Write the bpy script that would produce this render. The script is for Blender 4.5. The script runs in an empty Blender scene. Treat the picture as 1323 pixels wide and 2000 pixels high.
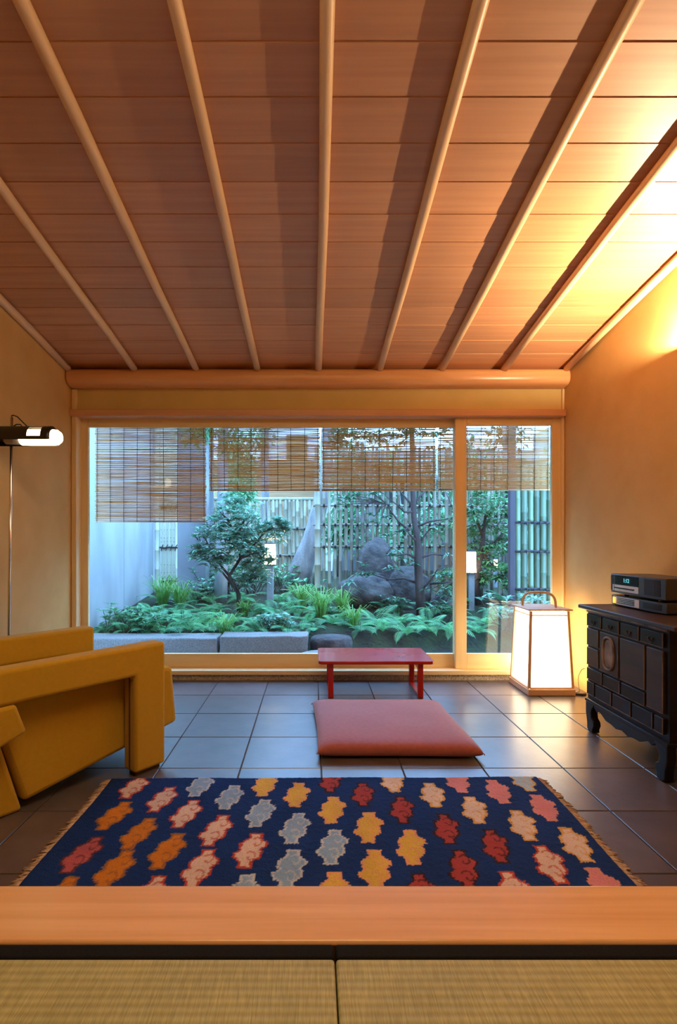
import bpy, bmesh, math, random
from mathutils import Vector, Matrix, noise, Euler
random.seed(7)
S = bpy.context.scene
COL = S.collection
PI = math.pi

# ---------------------------------------------------------------- camera
# axes: X to the right, Y into the picture, Z up; tile floor at z = 0, eye 1.042 m above it
FPX, VX, VY, EYE = 994.0, 611.0, 1057.0, 1.042
cam = bpy.data.cameras.new('camera')
camo = bpy.data.objects.new('camera', cam)
COL.objects.link(camo)
cam.sensor_fit = 'VERTICAL'
cam.sensor_height = 36.0
cam.lens = 36.0 * FPX / 2000.0
cam.shift_x = (661.5 - VX) / 2000.0
cam.shift_y = (VY - 1000.0) / 2000.0
cam.clip_start = 0.02
camo.location = (0, 0, EYE)
camo.rotation_euler = (PI / 2, 0, 0)
S.camera = camo

# ---------------------------------------------------------------- sky and exposure
w = bpy.data.worlds.new('world')
S.world = w
w.use_nodes = True
bg = w.node_tree.nodes['Background']
bg.inputs['Color'].default_value = (0.25, 0.53, 1.0, 1)
bg.inputs['Strength'].default_value = 15.0
S.view_settings.view_transform = 'Standard'
S.view_settings.look = 'None'
S.view_settings.gamma = 1.0
S.view_settings.use_curve_mapping = False
S.view_settings.exposure = 0.0
S.cycles.max_bounces = 10
S.cycles.diffuse_bounces = 5
S.cycles.transparent_max_bounces = 24
S.cycles.sample_clamp_indirect = 6.0
S.cycles.use_denoising = True

WARM = (1.0, 0.69, 0.36)


def at(px, py, Y):
    """world point seen at photograph pixel px, py at depth Y"""
    return Vector(((px - VX) * Y / FPX, Y, EYE + (VY - py) * Y / FPX))


def ax(px, Y):
    return (px - VX) * Y / FPX


def az(py, Y):
    return EYE + (VY - py) * Y / FPX


# ---------------------------------------------------------------- materials
def nmat(name):
    m = bpy.data.materials.new(name)
    m.use_nodes = True
    nt = m.node_tree
    return m, nt, nt.nodes['Principled BSDF']


def N(nt, t, **k):
    n = nt.nodes.new(t)
    for a, b in k.items():
        setattr(n, a, b)
    return n


def setin(n, **k):
    for a, b in k.items():
        n.inputs[a.replace('_', ' ')].default_value = b
    return n


def c4(c):
    return (c[0], c[1], c[2], 1.0)


def mat(name, c1, c2=None, rough=0.6, scale=(8, 8, 8), detail=4.0, bump=0.0, bscale=None, rand=0.0, coat=0.0,
        metal=0.0, contrast=(0.3, 0.7), trans=0.0, spec=0.5, sheen=0.0, distort=0.0, brick=None, dist=0.01):
    """noise-mixed two tone material in object space; rand = brightness spread between objects"""
    m, nt, p = nmat(name)
    L = nt.links.new
    p.inputs['Roughness'].default_value = rough
    p.inputs['Metallic'].default_value = metal
    p.inputs['Specular IOR Level'].default_value = spec
    p.inputs['Coat Weight'].default_value = coat
    p.inputs['Coat Roughness'].default_value = 0.08
    if sheen:
        p.inputs['Sheen Weight'].default_value = sheen
    p.inputs['Base Color'].default_value = c4(c1)
    tc = N(nt, 'ShaderNodeTexCoord')
    oi = N(nt, 'ShaderNodeObjectInfo')
    add = N(nt, 'ShaderNodeVectorMath', operation='MULTIPLY_ADD')
    cb = N(nt, 'ShaderNodeCombineXYZ')
    for i in range(3):
        L(oi.outputs['Random'], cb.inputs[i])
    add.inputs[1].default_value = (37, 53, 71) if rand else (0, 0, 0)
    L(cb.outputs[0], add.inputs[0])
    L(tc.outputs['Object'], add.inputs[2])
    mp = N(nt, 'ShaderNodeMapping')
    mp.inputs['Scale'].default_value = scale
    L(add.outputs[0], mp.inputs['Vector'])
    out = None
    if c2 is not None:
        nz = N(nt, 'ShaderNodeTexNoise')
        nz.inputs['Scale'].default_value = 1.0
        nz.inputs['Detail'].default_value = detail
        nz.inputs['Distortion'].default_value = distort
        L(mp.outputs[0], nz.inputs['Vector'])
        rp = N(nt, 'ShaderNodeValToRGB')
        rp.color_ramp.elements[0].position = contrast[0]
        rp.color_ramp.elements[1].position = contrast[1]
        rp.color_ramp.elements[0].color = c4(c1)
        rp.color_ramp.elements[1].color = c4(c2)
        L(nz.outputs['Fac'], rp.inputs['Fac'])
        out = rp.outputs['Color']
    if rand:
        hs = N(nt, 'ShaderNodeHueSaturation')
        mr = N(nt, 'ShaderNodeMapRange')
        mr.inputs['To Min'].default_value = 1 - rand
        mr.inputs['To Max'].default_value = 1 + rand
        L(oi.outputs['Random'], mr.inputs['Value'])
        L(mr.outputs[0], hs.inputs['Value'])
        if out:
            L(out, hs.inputs['Color'])
        else:
            hs.inputs['Color'].default_value = c4(c1)
        out = hs.outputs['Color']
    if out:
        L(out, p.inputs['Base Color'])
    if bump:
        nb = N(nt, 'ShaderNodeTexNoise')
        nb.inputs['Detail'].default_value = 5
        if bscale is None:
            nb.inputs['Scale'].default_value = 1.0
            L(mp.outputs[0], nb.inputs['Vector'])
        else:
            nb.inputs['Scale'].default_value = bscale
            L(add.outputs[0], nb.inputs['Vector'])
        bp = N(nt, 'ShaderNodeBump')
        bp.inputs['Strength'].default_value = bump
        bp.inputs['Distance'].default_value = dist
        L(nb.outputs['Fac'], bp.inputs['Height'])
        L(bp.outputs[0], p.inputs['Normal'])
    if trans:
        tr = N(nt, 'ShaderNodeBsdfTranslucent')
        if out:
            L(out, tr.inputs['Color'])
        else:
            tr.inputs['Color'].default_value = c4(c1)
        mx = N(nt, 'ShaderNodeMixShader')
        mx.inputs[0].default_value = trans
        L(p.outputs[0], mx.inputs[1])
        L(tr.outputs[0], mx.inputs[2])
        L(mx.outputs[0], nt.nodes['Material Output'].inputs['Surface'])
    return m


def emit(name, col, strength):
    m, nt, p = nmat(name)
    p.inputs['Base Color'].default_value = (0.8, 0.75, 0.65, 1)
    p.inputs['Emission Color'].default_value = c4(col)
    p.inputs['Emission Strength'].default_value = strength
    return m


def glass_mat():
    m, nt, p = nmat('clear_glass')
    L = nt.links.new
    nt.nodes.remove(p)
    g = N(nt, 'ShaderNodeNewGeometry')
    dp = N(nt, 'ShaderNodeVectorMath', operation='DOT_PRODUCT')
    L(g.outputs['Incoming'], dp.inputs[0])
    L(g.outputs['Normal'], dp.inputs[1])
    ab = N(nt, 'ShaderNodeMath', operation='ABSOLUTE')
    L(dp.outputs['Value'], ab.inputs[0])
    sb = N(nt, 'ShaderNodeMath', operation='SUBTRACT')
    sb.inputs[0].default_value = 1.0
    L(ab.outputs[0], sb.inputs[1])
    pw = N(nt, 'ShaderNodeMath', operation='POWER')
    pw.inputs[1].default_value = 5.0
    L(sb.outputs[0], pw.inputs[0])
    ma = N(nt, 'ShaderNodeMath', operation='MULTIPLY_ADD')
    ma.inputs[1].default_value = 0.96
    ma.inputs[2].default_value = 0.022
    L(pw.outputs[0], ma.inputs[0])
    t = N(nt, 'ShaderNodeBsdfTransparent')
    t.inputs['Color'].default_value = (0.97, 0.99, 0.985, 1)
    gl = N(nt, 'ShaderNodeBsdfGlossy')
    gl.inputs['Roughness'].default_value = 0.0
    mx = N(nt, 'ShaderNodeMixShader')
    L(ma.outputs[0], mx.inputs[0])
    L(t.outputs[0], mx.inputs[1])
    L(gl.outputs[0], mx.inputs[2])
    L(mx.outputs[0], nt.nodes['Material Output'].inputs['Surface'])
    return m


def tatami_mat():
    m, nt, p = nmat('woven_rush')
    L = nt.links.new
    tc = N(nt, 'ShaderNodeTexCoord')
    mp = N(nt, 'ShaderNodeMapping')
    mp.inputs['Scale'].default_value = (420, 26, 1)
    L(tc.outputs['Object'], mp.inputs['Vector'])
    nz = N(nt, 'ShaderNodeTexNoise')
    setin(nz, Scale=1.0, Detail=3.0)
    L(mp.outputs[0], nz.inputs['Vector'])
    rp = N(nt, 'ShaderNodeValToRGB')
    rp.color_ramp.elements[0].position = 0.3
    rp.color_ramp.elements[0].color = (0.29, 0.265, 0.10, 1)
    rp.color_ramp.elements[1].position = 0.72
    rp.color_ramp.elements[1].color = (0.44, 0.40, 0.17, 1)
    L(nz.outputs['Fac'], rp.inputs['Fac'])
    wv = N(nt, 'ShaderNodeTexWave', wave_type='BANDS', bands_direction='Y')
    setin(wv, Scale=20.5, Distortion=0.6, Detail=2.0)
    wv.inputs['Detail Scale'].default_value = 3.0
    L(tc.outputs['Object'], wv.inputs['Vector'])
    n2 = N(nt, 'ShaderNodeTexNoise')
    setin(n2, Scale=7.0, Detail=2.0)
    L(tc.outputs['Object'], n2.inputs['Vector'])
    m1 = N(nt, 'ShaderNodeMapRange')
    m1.inputs['To Min'].default_value = 0.84
    m1.inputs['To Max'].default_value = 1.06
    L(wv.outputs['Fac'], m1.inputs['Value'])
    m2 = N(nt, 'ShaderNodeMapRange')
    m2.inputs['To Min'].default_value = 0.8
    m2.inputs['To Max'].default_value = 1.2
    L(n2.outputs['Fac'], m2.inputs['Value'])
    mu = N(nt, 'ShaderNodeMath', operation='MULTIPLY')
    L(m1.outputs[0], mu.inputs[0])
    L(m2.outputs[0], mu.inputs[1])
    hs = N(nt, 'ShaderNodeHueSaturation')
    L(rp.outputs['Color'], hs.inputs['Color'])
    L(mu.outputs[0], hs.inputs['Value'])
    L(hs.outputs['Color'], p.inputs['Base Color'])
    p.inputs['Roughness'].default_value = 0.55
    bp = N(nt, 'ShaderNodeBump')
    bp.inputs['Strength'].default_value = 0.35
    bp.inputs['Distance'].default_value = 0.002
    ad = N(nt, 'ShaderNodeMath', operation='ADD')
    L(nz.outputs['Fac'], ad.inputs[0])
    L(wv.outputs['Fac'], ad.inputs[1])
    L(ad.outputs[0], bp.inputs['Height'])
    L(bp.outputs[0], p.inputs['Normal'])
    return m


def granite_mat(name, a, b, c, sc=220.0):
    m, nt, p = nmat(name)
    L = nt.links.new
    tc = N(nt, 'ShaderNodeTexCoord')
    v = N(nt, 'ShaderNodeTexVoronoi')
    v.inputs['Scale'].default_value = sc
    L(tc.outputs['Object'], v.inputs['Vector'])
    rp = N(nt, 'ShaderNodeValToRGB')
    e = rp.color_ramp.elements
    e[0].color = c4(a)
    e[0].position = 0.0
    e[1].color = c4(c)
    e[1].position = 1.0
    k = e.new(0.35)
    k.color = c4(b)
    sp = N(nt, 'ShaderNodeSeparateColor')
    L(v.outputs['Color'], sp.inputs[0])
    L(sp.outputs[0], rp.inputs['Fac'])
    L(rp.outputs['Color'], p.inputs['Base Color'])
    p.inputs['Roughness'].default_value = 0.75
    nb = N(nt, 'ShaderNodeTexNoise')
    setin(nb, Scale=60.0, Detail=6.0)
    L(tc.outputs['Object'], nb.inputs['Vector'])
    bp = N(nt, 'ShaderNodeBump')
    bp.inputs['Strength'].default_value = 0.5
    bp.inputs['Distance'].default_value = 0.006
    L(nb.outputs['Fac'], bp.inputs['Height'])
    L(bp.outputs[0], p.inputs['Normal'])
    return m


def vcol_mat(name, rough=0.95):
    m, nt, p = nmat(name)
    L = nt.links.new
    a = N(nt, 'ShaderNodeAttribute', attribute_name='dye')
    nz = N(nt, 'ShaderNodeTexNoise')
    setin(nz, Scale=160.0, Detail=3.0)
    n2 = N(nt, 'ShaderNodeTexNoise')
    setin(n2, Scale=9.0, Detail=3.0)
    tc = N(nt, 'ShaderNodeTexCoord')
    L(tc.outputs['Object'], nz.inputs['Vector'])
    L(tc.outputs['Object'], n2.inputs['Vector'])
    ad = N(nt, 'ShaderNodeMath', operation='ADD')
    L(nz.outputs['Fac'], ad.inputs[0])
    L(n2.outputs['Fac'], ad.inputs[1])
    mr = N(nt, 'ShaderNodeMapRange')
    mr.inputs['From Max'].default_value = 2.0
    mr.inputs['To Min'].default_value = 0.45
    mr.inputs['To Max'].default_value = 1.55
    L(ad.outputs[0], mr.inputs['Value'])
    hs = N(nt, 'ShaderNodeHueSaturation')
    L(a.outputs['Color'], hs.inputs['Color'])
    L(mr.outputs[0], hs.inputs['Value'])
    L(hs.outputs['Color'], p.inputs['Base Color'])
    p.inputs['Roughness'].default_value = rough
    p.inputs['Specular IOR Level'].default_value = 0.1
    bp = N(nt, 'ShaderNodeBump')
    bp.inputs['Strength'].default_value = 0.8
    bp.inputs['Distance'].default_value = 0.004
    L(nz.outputs['Fac'], bp.inputs['Height'])
    L(bp.outputs[0], p.inputs['Normal'])
    return m


M = {}
M['plaster'] = mat('ochre_plaster', (0.58, 0.345, 0.105), (0.64, 0.395, 0.135), 0.9, (5, 5, 5), bump=0.25, bscale=170, dist=0.003)
M['plaster_panel'] = mat('straw_plaster', (0.64, 0.47, 0.17), (0.70, 0.52, 0.21), 0.9, (5, 5, 5), bump=0.2, bscale=170, dist=0.003)
M['cedar'] = mat('cedar_board', (0.51, 0.235, 0.105), (0.60, 0.30, 0.14), 0.5, (1.2, 40, 40), 5, rand=0.10, bump=0.05, dist=0.002)
M['pole'] = mat('peeled_pole', (0.70, 0.45, 0.23), (0.80, 0.54, 0.30), 0.42, (30, 2.5, 30), 4)
M['beam'] = mat('log_beam', (0.66, 0.31, 0.12), (0.76, 0.41, 0.18), 0.3, (1.5, 20, 20), 4, distort=0.5)
M['cypress'] = mat('cypress_frame', (0.80, 0.60, 0.30), (0.88, 0.68, 0.37), 0.5, (24, 24, 2.0), 4)
M['cypress_h'] = mat('cypress_rail', (0.80, 0.60, 0.30), (0.88, 0.68, 0.37), 0.5, (2.0, 24, 24), 4)
M['lintel'] = mat('reddish_lintel', (0.60, 0.32, 0.17), (0.68, 0.38, 0.21), 0.45, (2, 30, 30), 4)
M['step'] = mat('polished_step', (0.62, 0.31, 0.12), (0.80, 0.48, 0.24), 0.28, (1.3, 34, 34), 5, contrast=(0.25, 0.75), distort=0.4)
M['tile'] = mat('slate_tile', (0.072, 0.055, 0.055), (0.105, 0.083, 0.083), 0.31, (9, 9, 9), 5, spec=0.9, rand=0.12, bump=0.10, bscale=45, dist=0.004)
M['grout'] = mat('grout', (0.07, 0.058, 0.052), (0.10, 0.085, 0.075), 0.9, (40, 40, 40))
M['granite'] = granite_mat('granite', (0.16, 0.11, 0.08), (0.42, 0.33, 0.24), (0.62, 0.53, 0.42))
M['stone'] = granite_mat('kerb_granite', (0.13, 0.115, 0.11), (0.21, 0.19, 0.18), (0.28, 0.255, 0.245), 210)
M['rock'] = mat('garden_rock', (0.028, 0.023, 0.025), (0.10, 0.085, 0.08), 0.85, (7, 7, 7), 8, bump=0.9, bscale=16, dist=0.03)
M['glass'] = glass_mat()
M['mustard'] = mat('mustard_wool', (0.48, 0.285, 0.017), (0.51, 0.305, 0.02), 0.95, (60, 60, 60), 2, bump=0.25, bscale=420, dist=0.002, sheen=0.15, spec=0.15)
M['welt'] = mat('dark_welt', (0.07, 0.035, 0.012), rough=0.8)
M['lacquer'] = mat('red_lacquer', (0.42, 0.016, 0.012), (0.50, 0.022, 0.016), 0.25, (4, 4, 4), coat=0.4, spec=0.25)
M['zabuton'] = mat('rose_red_cotton', (0.31, 0.075, 0.066), (0.36, 0.095, 0.085), 0.8, (50, 50, 50), 2, bump=0.3, bscale=500, dist=0.001, sheen=0.3)
M['rush'] = tatami_mat()
M['heri'] = mat('black_cloth', (0.006, 0.006, 0.006), (0.012, 0.011, 0.011), 0.9, (300, 300, 300), 2, spec=0.12)
M['rug'] = vcol_mat('rug_pile')
M['fringe'] = mat('cotton_fringe', (0.30, 0.19, 0.12), (0.58, 0.42, 0.30), 0.9, (60, 60, 60))
M['ebony'] = mat('blackened_wood', (0.007, 0.005, 0.004), (0.018, 0.010, 0.007), 0.42, (4, 4, 30), 5, spec=0.25, contrast=(0.4, 0.8), rand=0.2)
M['ebony_brown'] = mat('dark_brown_wood', (0.018, 0.009, 0.006), (0.05, 0.022, 0.011), 0.42, (5, 5, 25), 5)
M['worn'] = mat('worn_brown_wood', (0.07, 0.035, 0.018), (0.34, 0.22, 0.14), 0.5, (14, 14, 14), 5)
M['brass'] = mat('worn_metal', (0.30, 0.24, 0.17), (0.42, 0.35, 0.26), 0.35, (30, 30, 30), metal=1.0)
M['charcoal'] = mat('charcoal_plastic', (0.035, 0.035, 0.036), (0.045, 0.044, 0.045), 0.38, (80, 80, 80))
M['black'] = mat('black_gloss', (0.006, 0.006, 0.007), rough=0.12)
M['silver'] = mat('silver_plastic', (0.72, 0.72, 0.80), rough=0.35)
M['grille'] = mat('black_grille', (0.010, 0.010, 0.011), (0.02, 0.02, 0.02), 0.7, (400, 400, 400))
M['cyan_led'] = emit('cyan_display', (0.02, 0.75, 0.9), 0.9)
M['amber_led'] = emit('amber_leds', (1.0, 0.55, 0.02), 1.2)
M['steel'] = mat('chromed_steel', (0.75, 0.70, 0.64), rough=0.18, metal=1.0)
M['lamp_black'] = mat('black_enamel', (0.012, 0.010, 0.009), rough=0.35)
M['lamp_grey'] = mat('grey_enamel', (0.28, 0.24, 0.23), rough=0.4)
M['lamp_glow'] = emit('lit_bulb', (1.0, 0.76, 0.44), 8.0)
M['paper_glow'] = emit('lit_paper', (1.0, 0.77, 0.46), 7.5)
M['ceiling_glow'] = emit('ceiling_lamp_glow', WARM, 14.0)  # glow of the unseen fill lamp added over the step
M['sconce_bulb'] = emit('sconce_bulb', (1.0, 0.74, 0.46), 23000.0)
M['garden_glow'] = emit('garden_lamp_glow', (1.0, 0.80, 0.46), 22.0)
M['lantern_wood'] = mat('cedar_lantern', (0.64, 0.38, 0.22), (0.74, 0.47, 0.29), 0.45, (3, 3, 40))
M['cane'] = mat('bent_cane', (0.62, 0.38, 0.18), (0.70, 0.45, 0.23), 0.4, (20, 20, 20))
M['cable'] = mat('black_cable', (0.02, 0.017, 0.015), rough=0.5)
M['reed'] = mat('split_reed', (0.64, 0.36, 0.13), (0.90, 0.60, 0.27), 0.55, (2.5, 100, 160), 3, trans=0.45)
M['reed_bar'] = mat('reed_bar', (0.46, 0.25, 0.11), (0.56, 0.33, 0.15), 0.5, (4, 80, 80))
M['thread'] = mat('dark_thread', (0.02, 0.014, 0.012), rough=0.9)
M['concrete'] = mat('grey_render', (0.27, 0.28, 0.29), (0.50, 0.51, 0.52), 0.9, (0.9, 1.6, 0.55), 7, bump=0.2, bscale=60, dist=0.004)
M['dark_render'] = mat('aged_render', (0.08, 0.08, 0.085), (0.15, 0.15, 0.155), 0.9, (2, 2, 1.0), 6)
M['soil'] = mat('mossy_soil', (0.014, 0.012, 0.008), (0.03, 0.045, 0.012), 0.95, (5, 5, 5), 6, bump=0.8, bscale=30, dist=0.03)
M['gravel'] = mat('grey_gravel', (0.14, 0.14, 0.14), (0.5, 0.5, 0.5), 0.9, (90, 90, 90), 3, bump=1.0, bscale=90, dist=0.01)
M['bamboo'] = mat('aged_bamboo', (0.12, 0.10, 0.075), (0.24, 0.20, 0.14), 0.5, (20, 20, 1.5), 4, rand=0.35)
M['bamboo_pale'] = mat('pale_bamboo', (0.25, 0.225, 0.155), (0.37, 0.34, 0.24), 0.5, (20, 20, 1.5), 4, rand=0.15)
M['bamboo_sleeve'] = mat('cream_bamboo', (0.52, 0.50, 0.38), (0.62, 0.60, 0.46), 0.5, (20, 20, 1.5), 4, rand=0.08)
M['bamboo_green'] = mat('green_bamboo', (0.06, 0.10, 0.06), (0.14, 0.19, 0.11), 0.4, (10, 10, 2), 4, rand=0.3)
M['rope'] = mat('black_palm_rope', (0.012, 0.010, 0.012), (0.03, 0.025, 0.028), 0.9, (60, 60, 60))
M['dark_post'] = mat('charred_post', (0.025, 0.02, 0.026), (0.05, 0.04, 0.05), 0.8, (20, 20, 2))
M['bark'] = mat('grey_bark', (0.15, 0.13, 0.13), (0.30, 0.27, 0.26), 0.9, (14, 14, 3), 6, bump=0.7, bscale=40, dist=0.01)
M['bark_pale'] = mat('pale_bark', (0.26, 0.25, 0.26), (0.42, 0.41, 0.42), 0.9, (10, 10, 2.5), 6, bump=0.6, bscale=30, dist=0.01)
M['bark_dark'] = mat('dark_bark', (0.032, 0.02, 0.018), (0.085, 0.055, 0.05), 0.9, (14, 14, 3), 6, bump=0.7, bscale=40, dist=0.01)
M['leaf'] = mat('broad_leaf', (0.08, 0.24, 0.11), (0.20, 0.44, 0.21), 0.25, (9, 9, 9), 3, trans=0.25)
M['leaf_deep'] = mat('deep_leaf', (0.03, 0.10, 0.05), (0.08, 0.21, 0.10), 0.25, (9, 9, 9), 3, trans=0.25)
M['leaf_gloss'] = mat('glossy_leaf', (0.10, 0.25, 0.17), (0.38, 0.58, 0.42), 0.17, (9, 9, 9), 3, trans=0.2)
M['fern'] = mat('fern_green', (0.06, 0.27, 0.11), (0.26, 0.60, 0.26), 0.34, (7, 7, 7), 3, trans=0.35, rand=0.35)
M['grass'] = mat('grass_green', (0.09, 0.26, 0.05), (0.26, 0.50, 0.12), 0.5, (12, 12, 12), 3, trans=0.35)
M['house'] = mat('pale_house_wall', (0.72, 0.68, 0.72), (0.78, 0.75, 0.78), 0.9, (2, 2, 2))
M['house_wood'] = mat('brown_house_board', (0.20, 0.105, 0.045), (0.28, 0.15, 0.065), 0.8, (2, 20, 20), rand=0.2)
M['house_roof'] = mat('grey_house_tile', (0.10, 0.09, 0.09), (0.17, 0.16, 0.16), 0.7, (10, 10, 10))
M['eave'] = mat('eave_board', (0.20, 0.11, 0.06), (0.27, 0.15, 0.08), 0.7, (2, 20, 20))


# ---------------------------------------------------------------- mesh helpers
class MB:
    def __init__(self):
        self.v, self.f = [], []

    def add(self, vs, fs):
        o = len(self.v)
        self.v += [tuple(p) for p in vs]
        self.f += [tuple(i + o for i in f) for f in fs]
        return self

    def box(self, x0, x1, y0, y1, z0, z1):
        return self.add([(x, y, z) for z in (z0, z1) for y in (y0, y1) for x in (x0, x1)],
                        [(0, 2, 3, 1), (4, 5, 7, 6), (0, 1, 5, 4), (2, 6, 7, 3), (0, 4, 6, 2), (1, 3, 7, 5)])

    def hexa(self, lo, hi):
        """two quads, each listed round, joined to a solid"""
        vs = list(lo) + list(hi)
        return self.add(vs, [(3, 2, 1, 0), (4, 5, 6, 7)] + [(i, (i + 1) % 4, (i + 1) % 4 + 4, i + 4) for i in range(4)])

    def prism(self, poly, a, b, fn):
        n = len(poly)
        vs = [fn(u, v, a) for u, v in poly] + [fn(u, v, b) for u, v in poly]
        return self.add(vs, [tuple(range(n - 1, -1, -1)), tuple(range(n, 2 * n))] +
                        [(i, (i + 1) % n, (i + 1) % n + n, i + n) for i in range(n)])

    def tube(self, pts, r, n=8, cap=True):
        pts = [Vector(p) for p in pts]
        k = len(pts)
        rs = [r] * k if not isinstance(r, (list, tuple)) else r
        vs, fs = [], []
        up = None
        for i, p in enumerate(pts):
            d = (pts[min(i + 1, k - 1)] - pts[max(i - 1, 0)])
            d = d.normalized() if d.length > 1e-9 else Vector((0, 0, 1))
            if up is None:
                up = Vector((0, 0, 1)) if abs(d.z) < 0.9 else Vector((1, 0, 0))
            s = d.cross(up)
            s = s.normalized() if s.length > 1e-6 else d.orthogonal().normalized()
            up = s.cross(d).normalized()
            for j in range(n):
                a = 2 * PI * j / n
                vs.append(p + (s * math.cos(a) + up * math.sin(a)) * rs[i])
        for i in range(k - 1):
            for j in range(n):
                q = (j + 1) % n
                fs.append((i * n + j, i * n + q, (i + 1) * n + q, (i + 1) * n + j))
        if cap:
            fs.append(tuple(range(n - 1, -1, -1)))
            fs.append(tuple(range((k - 1) * n, k * n)))
        return self.add(vs, fs)

    def lathe(self, prof, c=(0, 0, 0), n=20):
        vs, fs = [], []
        for r, z in prof:
            for j in range(n):
                a = 2 * PI * j / n
                vs.append((c[0] + r * math.cos(a), c[1] + r * math.sin(a), c[2] + z))
        k = len(prof)
        for i in range(k - 1):
            for j in range(n):
                q = (j + 1) % n
                fs.append((i * n + j, i * n + q, (i + 1) * n + q, (i + 1) * n + j))
        fs.append(tuple(range(n - 1, -1, -1)))
        fs.append(tuple(range((k - 1) * n, k * n)))
        return self.add(vs, fs)

    def mesh(self, name, m, smooth=False, bevel=0):
        me = bpy.data.meshes.new(name)
        me.from_pydata(self.v, [], self.f)
        me.materials.append(m)
        if smooth:
            me.polygons.foreach_set('use_smooth', [True] * len(me.polygons))
        me.update()
        return me

    def build(self, name, m, parent=None, smooth=False, bevel=0.0, seg=2):
        o = bpy.data.objects.new(name, self.mesh(name, m, smooth))
        COL.objects.link(o)
        if parent:
            attach(o, parent)
        if bevel:
            b = o.modifiers.new('bevel', 'BEVEL')
            b.width = bevel
            b.segments = seg
            b.limit_method = 'ANGLE'
            b.angle_limit = 0.6
            o.data.polygons.foreach_set('use_smooth', [True] * len(o.data.polygons))
            if hasattr(o.data, 'set_sharp_from_angle'):
                o.data.set_sharp_from_angle(angle=0.7)
        return o


def attach(o, parent):
    """parent with the child's coordinates kept in world space"""
    o.parent = parent
    if parent.get('_loc') is not None or parent.type == 'EMPTY':
        o.matrix_parent_inverse = Matrix.LocRotScale(parent.location, parent.rotation_euler, parent.scale).inverted()


def tag(o, label, cat, group=None, kind=None):
    o['label'] = label
    o['category'] = cat
    if group:
        o['group'] = group
    if kind:
        o['kind'] = kind
    return o


def thing(name, label, cat, loc=(0, 0, 0), group=None):
    o = bpy.data.objects.new(name, None)
    COL.objects.link(o)
    o.empty_display_size = 0.1
    o.location = loc
    return tag(o, label, cat, group)


def local(o, parent):
    o.parent = parent
    return o


def struct(o, label=None, cat=None):
    o['kind'] = 'structure'
    if label:
        o['label'] = label
        o['category'] = cat or o.name.split('_')[0]
    return o


def structure(name, label, cat, loc=(0, 0, 0)):
    o = thing(name, label, cat, loc)
    o['kind'] = 'structure'
    return o


def part(name, me, parent, loc=None, rot=None, scale=None):
    """a part in its parent's local space, sharing mesh data"""
    o = bpy.data.objects.new(name, me)
    COL.objects.link(o)
    o.parent = parent
    if loc is not None:
        o.location = loc
    if rot is not None:
        o.rotation_euler = rot
    if scale is not None:
        o.scale = scale
    return o


# ---------------------------------------------------------------- room shell
XL, XR, YB = -1.82, 1.90, 3.82          # side walls and the garden front
TATAMI = 0.302                            # height of the raised room
YR = -2.4                                 # rear wall behind the camera


def ceil_z(y):
    return 2.335 + 0.1415 * (YB - y)


fl = structure('floor', 'grey slate tile floor with dark joints in front of the garden doors', 'floor')
MB().box(XL, XR, 1.11, YB, -0.06, -0.007).build('grout_bed', M['grout'], fl)
TS = 0.3705
ys = YB
row = 0
x_first = ax(909, YB * 271 / 269.6)       # a joint measured at the garden side
while ys > 1.11:
    y1, y0 = ys - 0.0025, max(ys - TS + 0.0025, 1.12)
    k = math.floor((XL - x_first) / TS)
    x = x_first + k * TS
    while x < XR:
        x0, x1 = max(x + 0.0025, XL + 0.002), min(x + TS - 0.0025, XR - 0.002)
        if x1 - x0 > 0.02:
            dz = random.uniform(-0.0008, 0.0)
            b = 0.002
            MB().hexa([(x0, y0, -0.012), (x1, y0, -0.012), (x1, y1, -0.012), (x0, y1, -0.012)],
                      [(x0, y0, -b + dz), (x1, y0, -b + dz), (x1, y1, -b + dz), (x0, y1, -b + dz)]).add(
                [(x0, y0, -b + dz), (x1, y0, -b + dz), (x1, y1, -b + dz), (x0, y1, -b + dz),
                 (x0 + b, y0 + b, dz), (x1 - b, y0 + b, dz), (x1 - b, y1 - b, dz), (x0 + b, y1 - b, dz)],
                [(0, 1, 5, 4), (1, 2, 6, 5), (2, 3, 7, 6), (3, 0, 4, 7), (4, 5, 6, 7)]).build('tile', M['tile'], fl)
        x += TS
    ys -= TS
    row += 1

wl = MB().prism([(YR, -0.06), (YB + 0.08, -0.06), (YB + 0.08, ceil_z(YB + 0.08) + 0.08), (YR, ceil_z(YR) + 0.08)],
                XL - 0.1, XL, lambda u, v, t: (t, u, v)).build('wall_left', M['plaster'])
struct(wl, 'ochre plastered side wall behind the mustard armchair and floor lamp', 'wall')
wr = MB().prism([(YR, -0.06), (YB + 0.08, -0.06), (YB + 0.08, ceil_z(YB + 0.08) + 0.08), (YR, ceil_z(YR) + 0.08)],
                XR, XR + 0.1, lambda u, v, t: (t, u, v)).build('wall_right', M['plaster'])
struct(wr, 'ochre plastered side wall behind the black cabinet and paper lantern', 'wall')
wb = MB().box(XL - 0.1, XR + 0.1, YR - 0.1, YR, -0.06, ceil_z(YR) + 0.1).build('wall_rear', M['plaster'])
struct(wb, 'plastered wall closing the tatami room behind the viewer', 'wall')
wp = MB().box(XL, XR, 3.85, 3.93, az(806, 3.85), 2.44).build('wall_back', M['plaster_panel'])
struct(wp, 'straw-coloured plaster band above the garden doors', 'wall')

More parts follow.
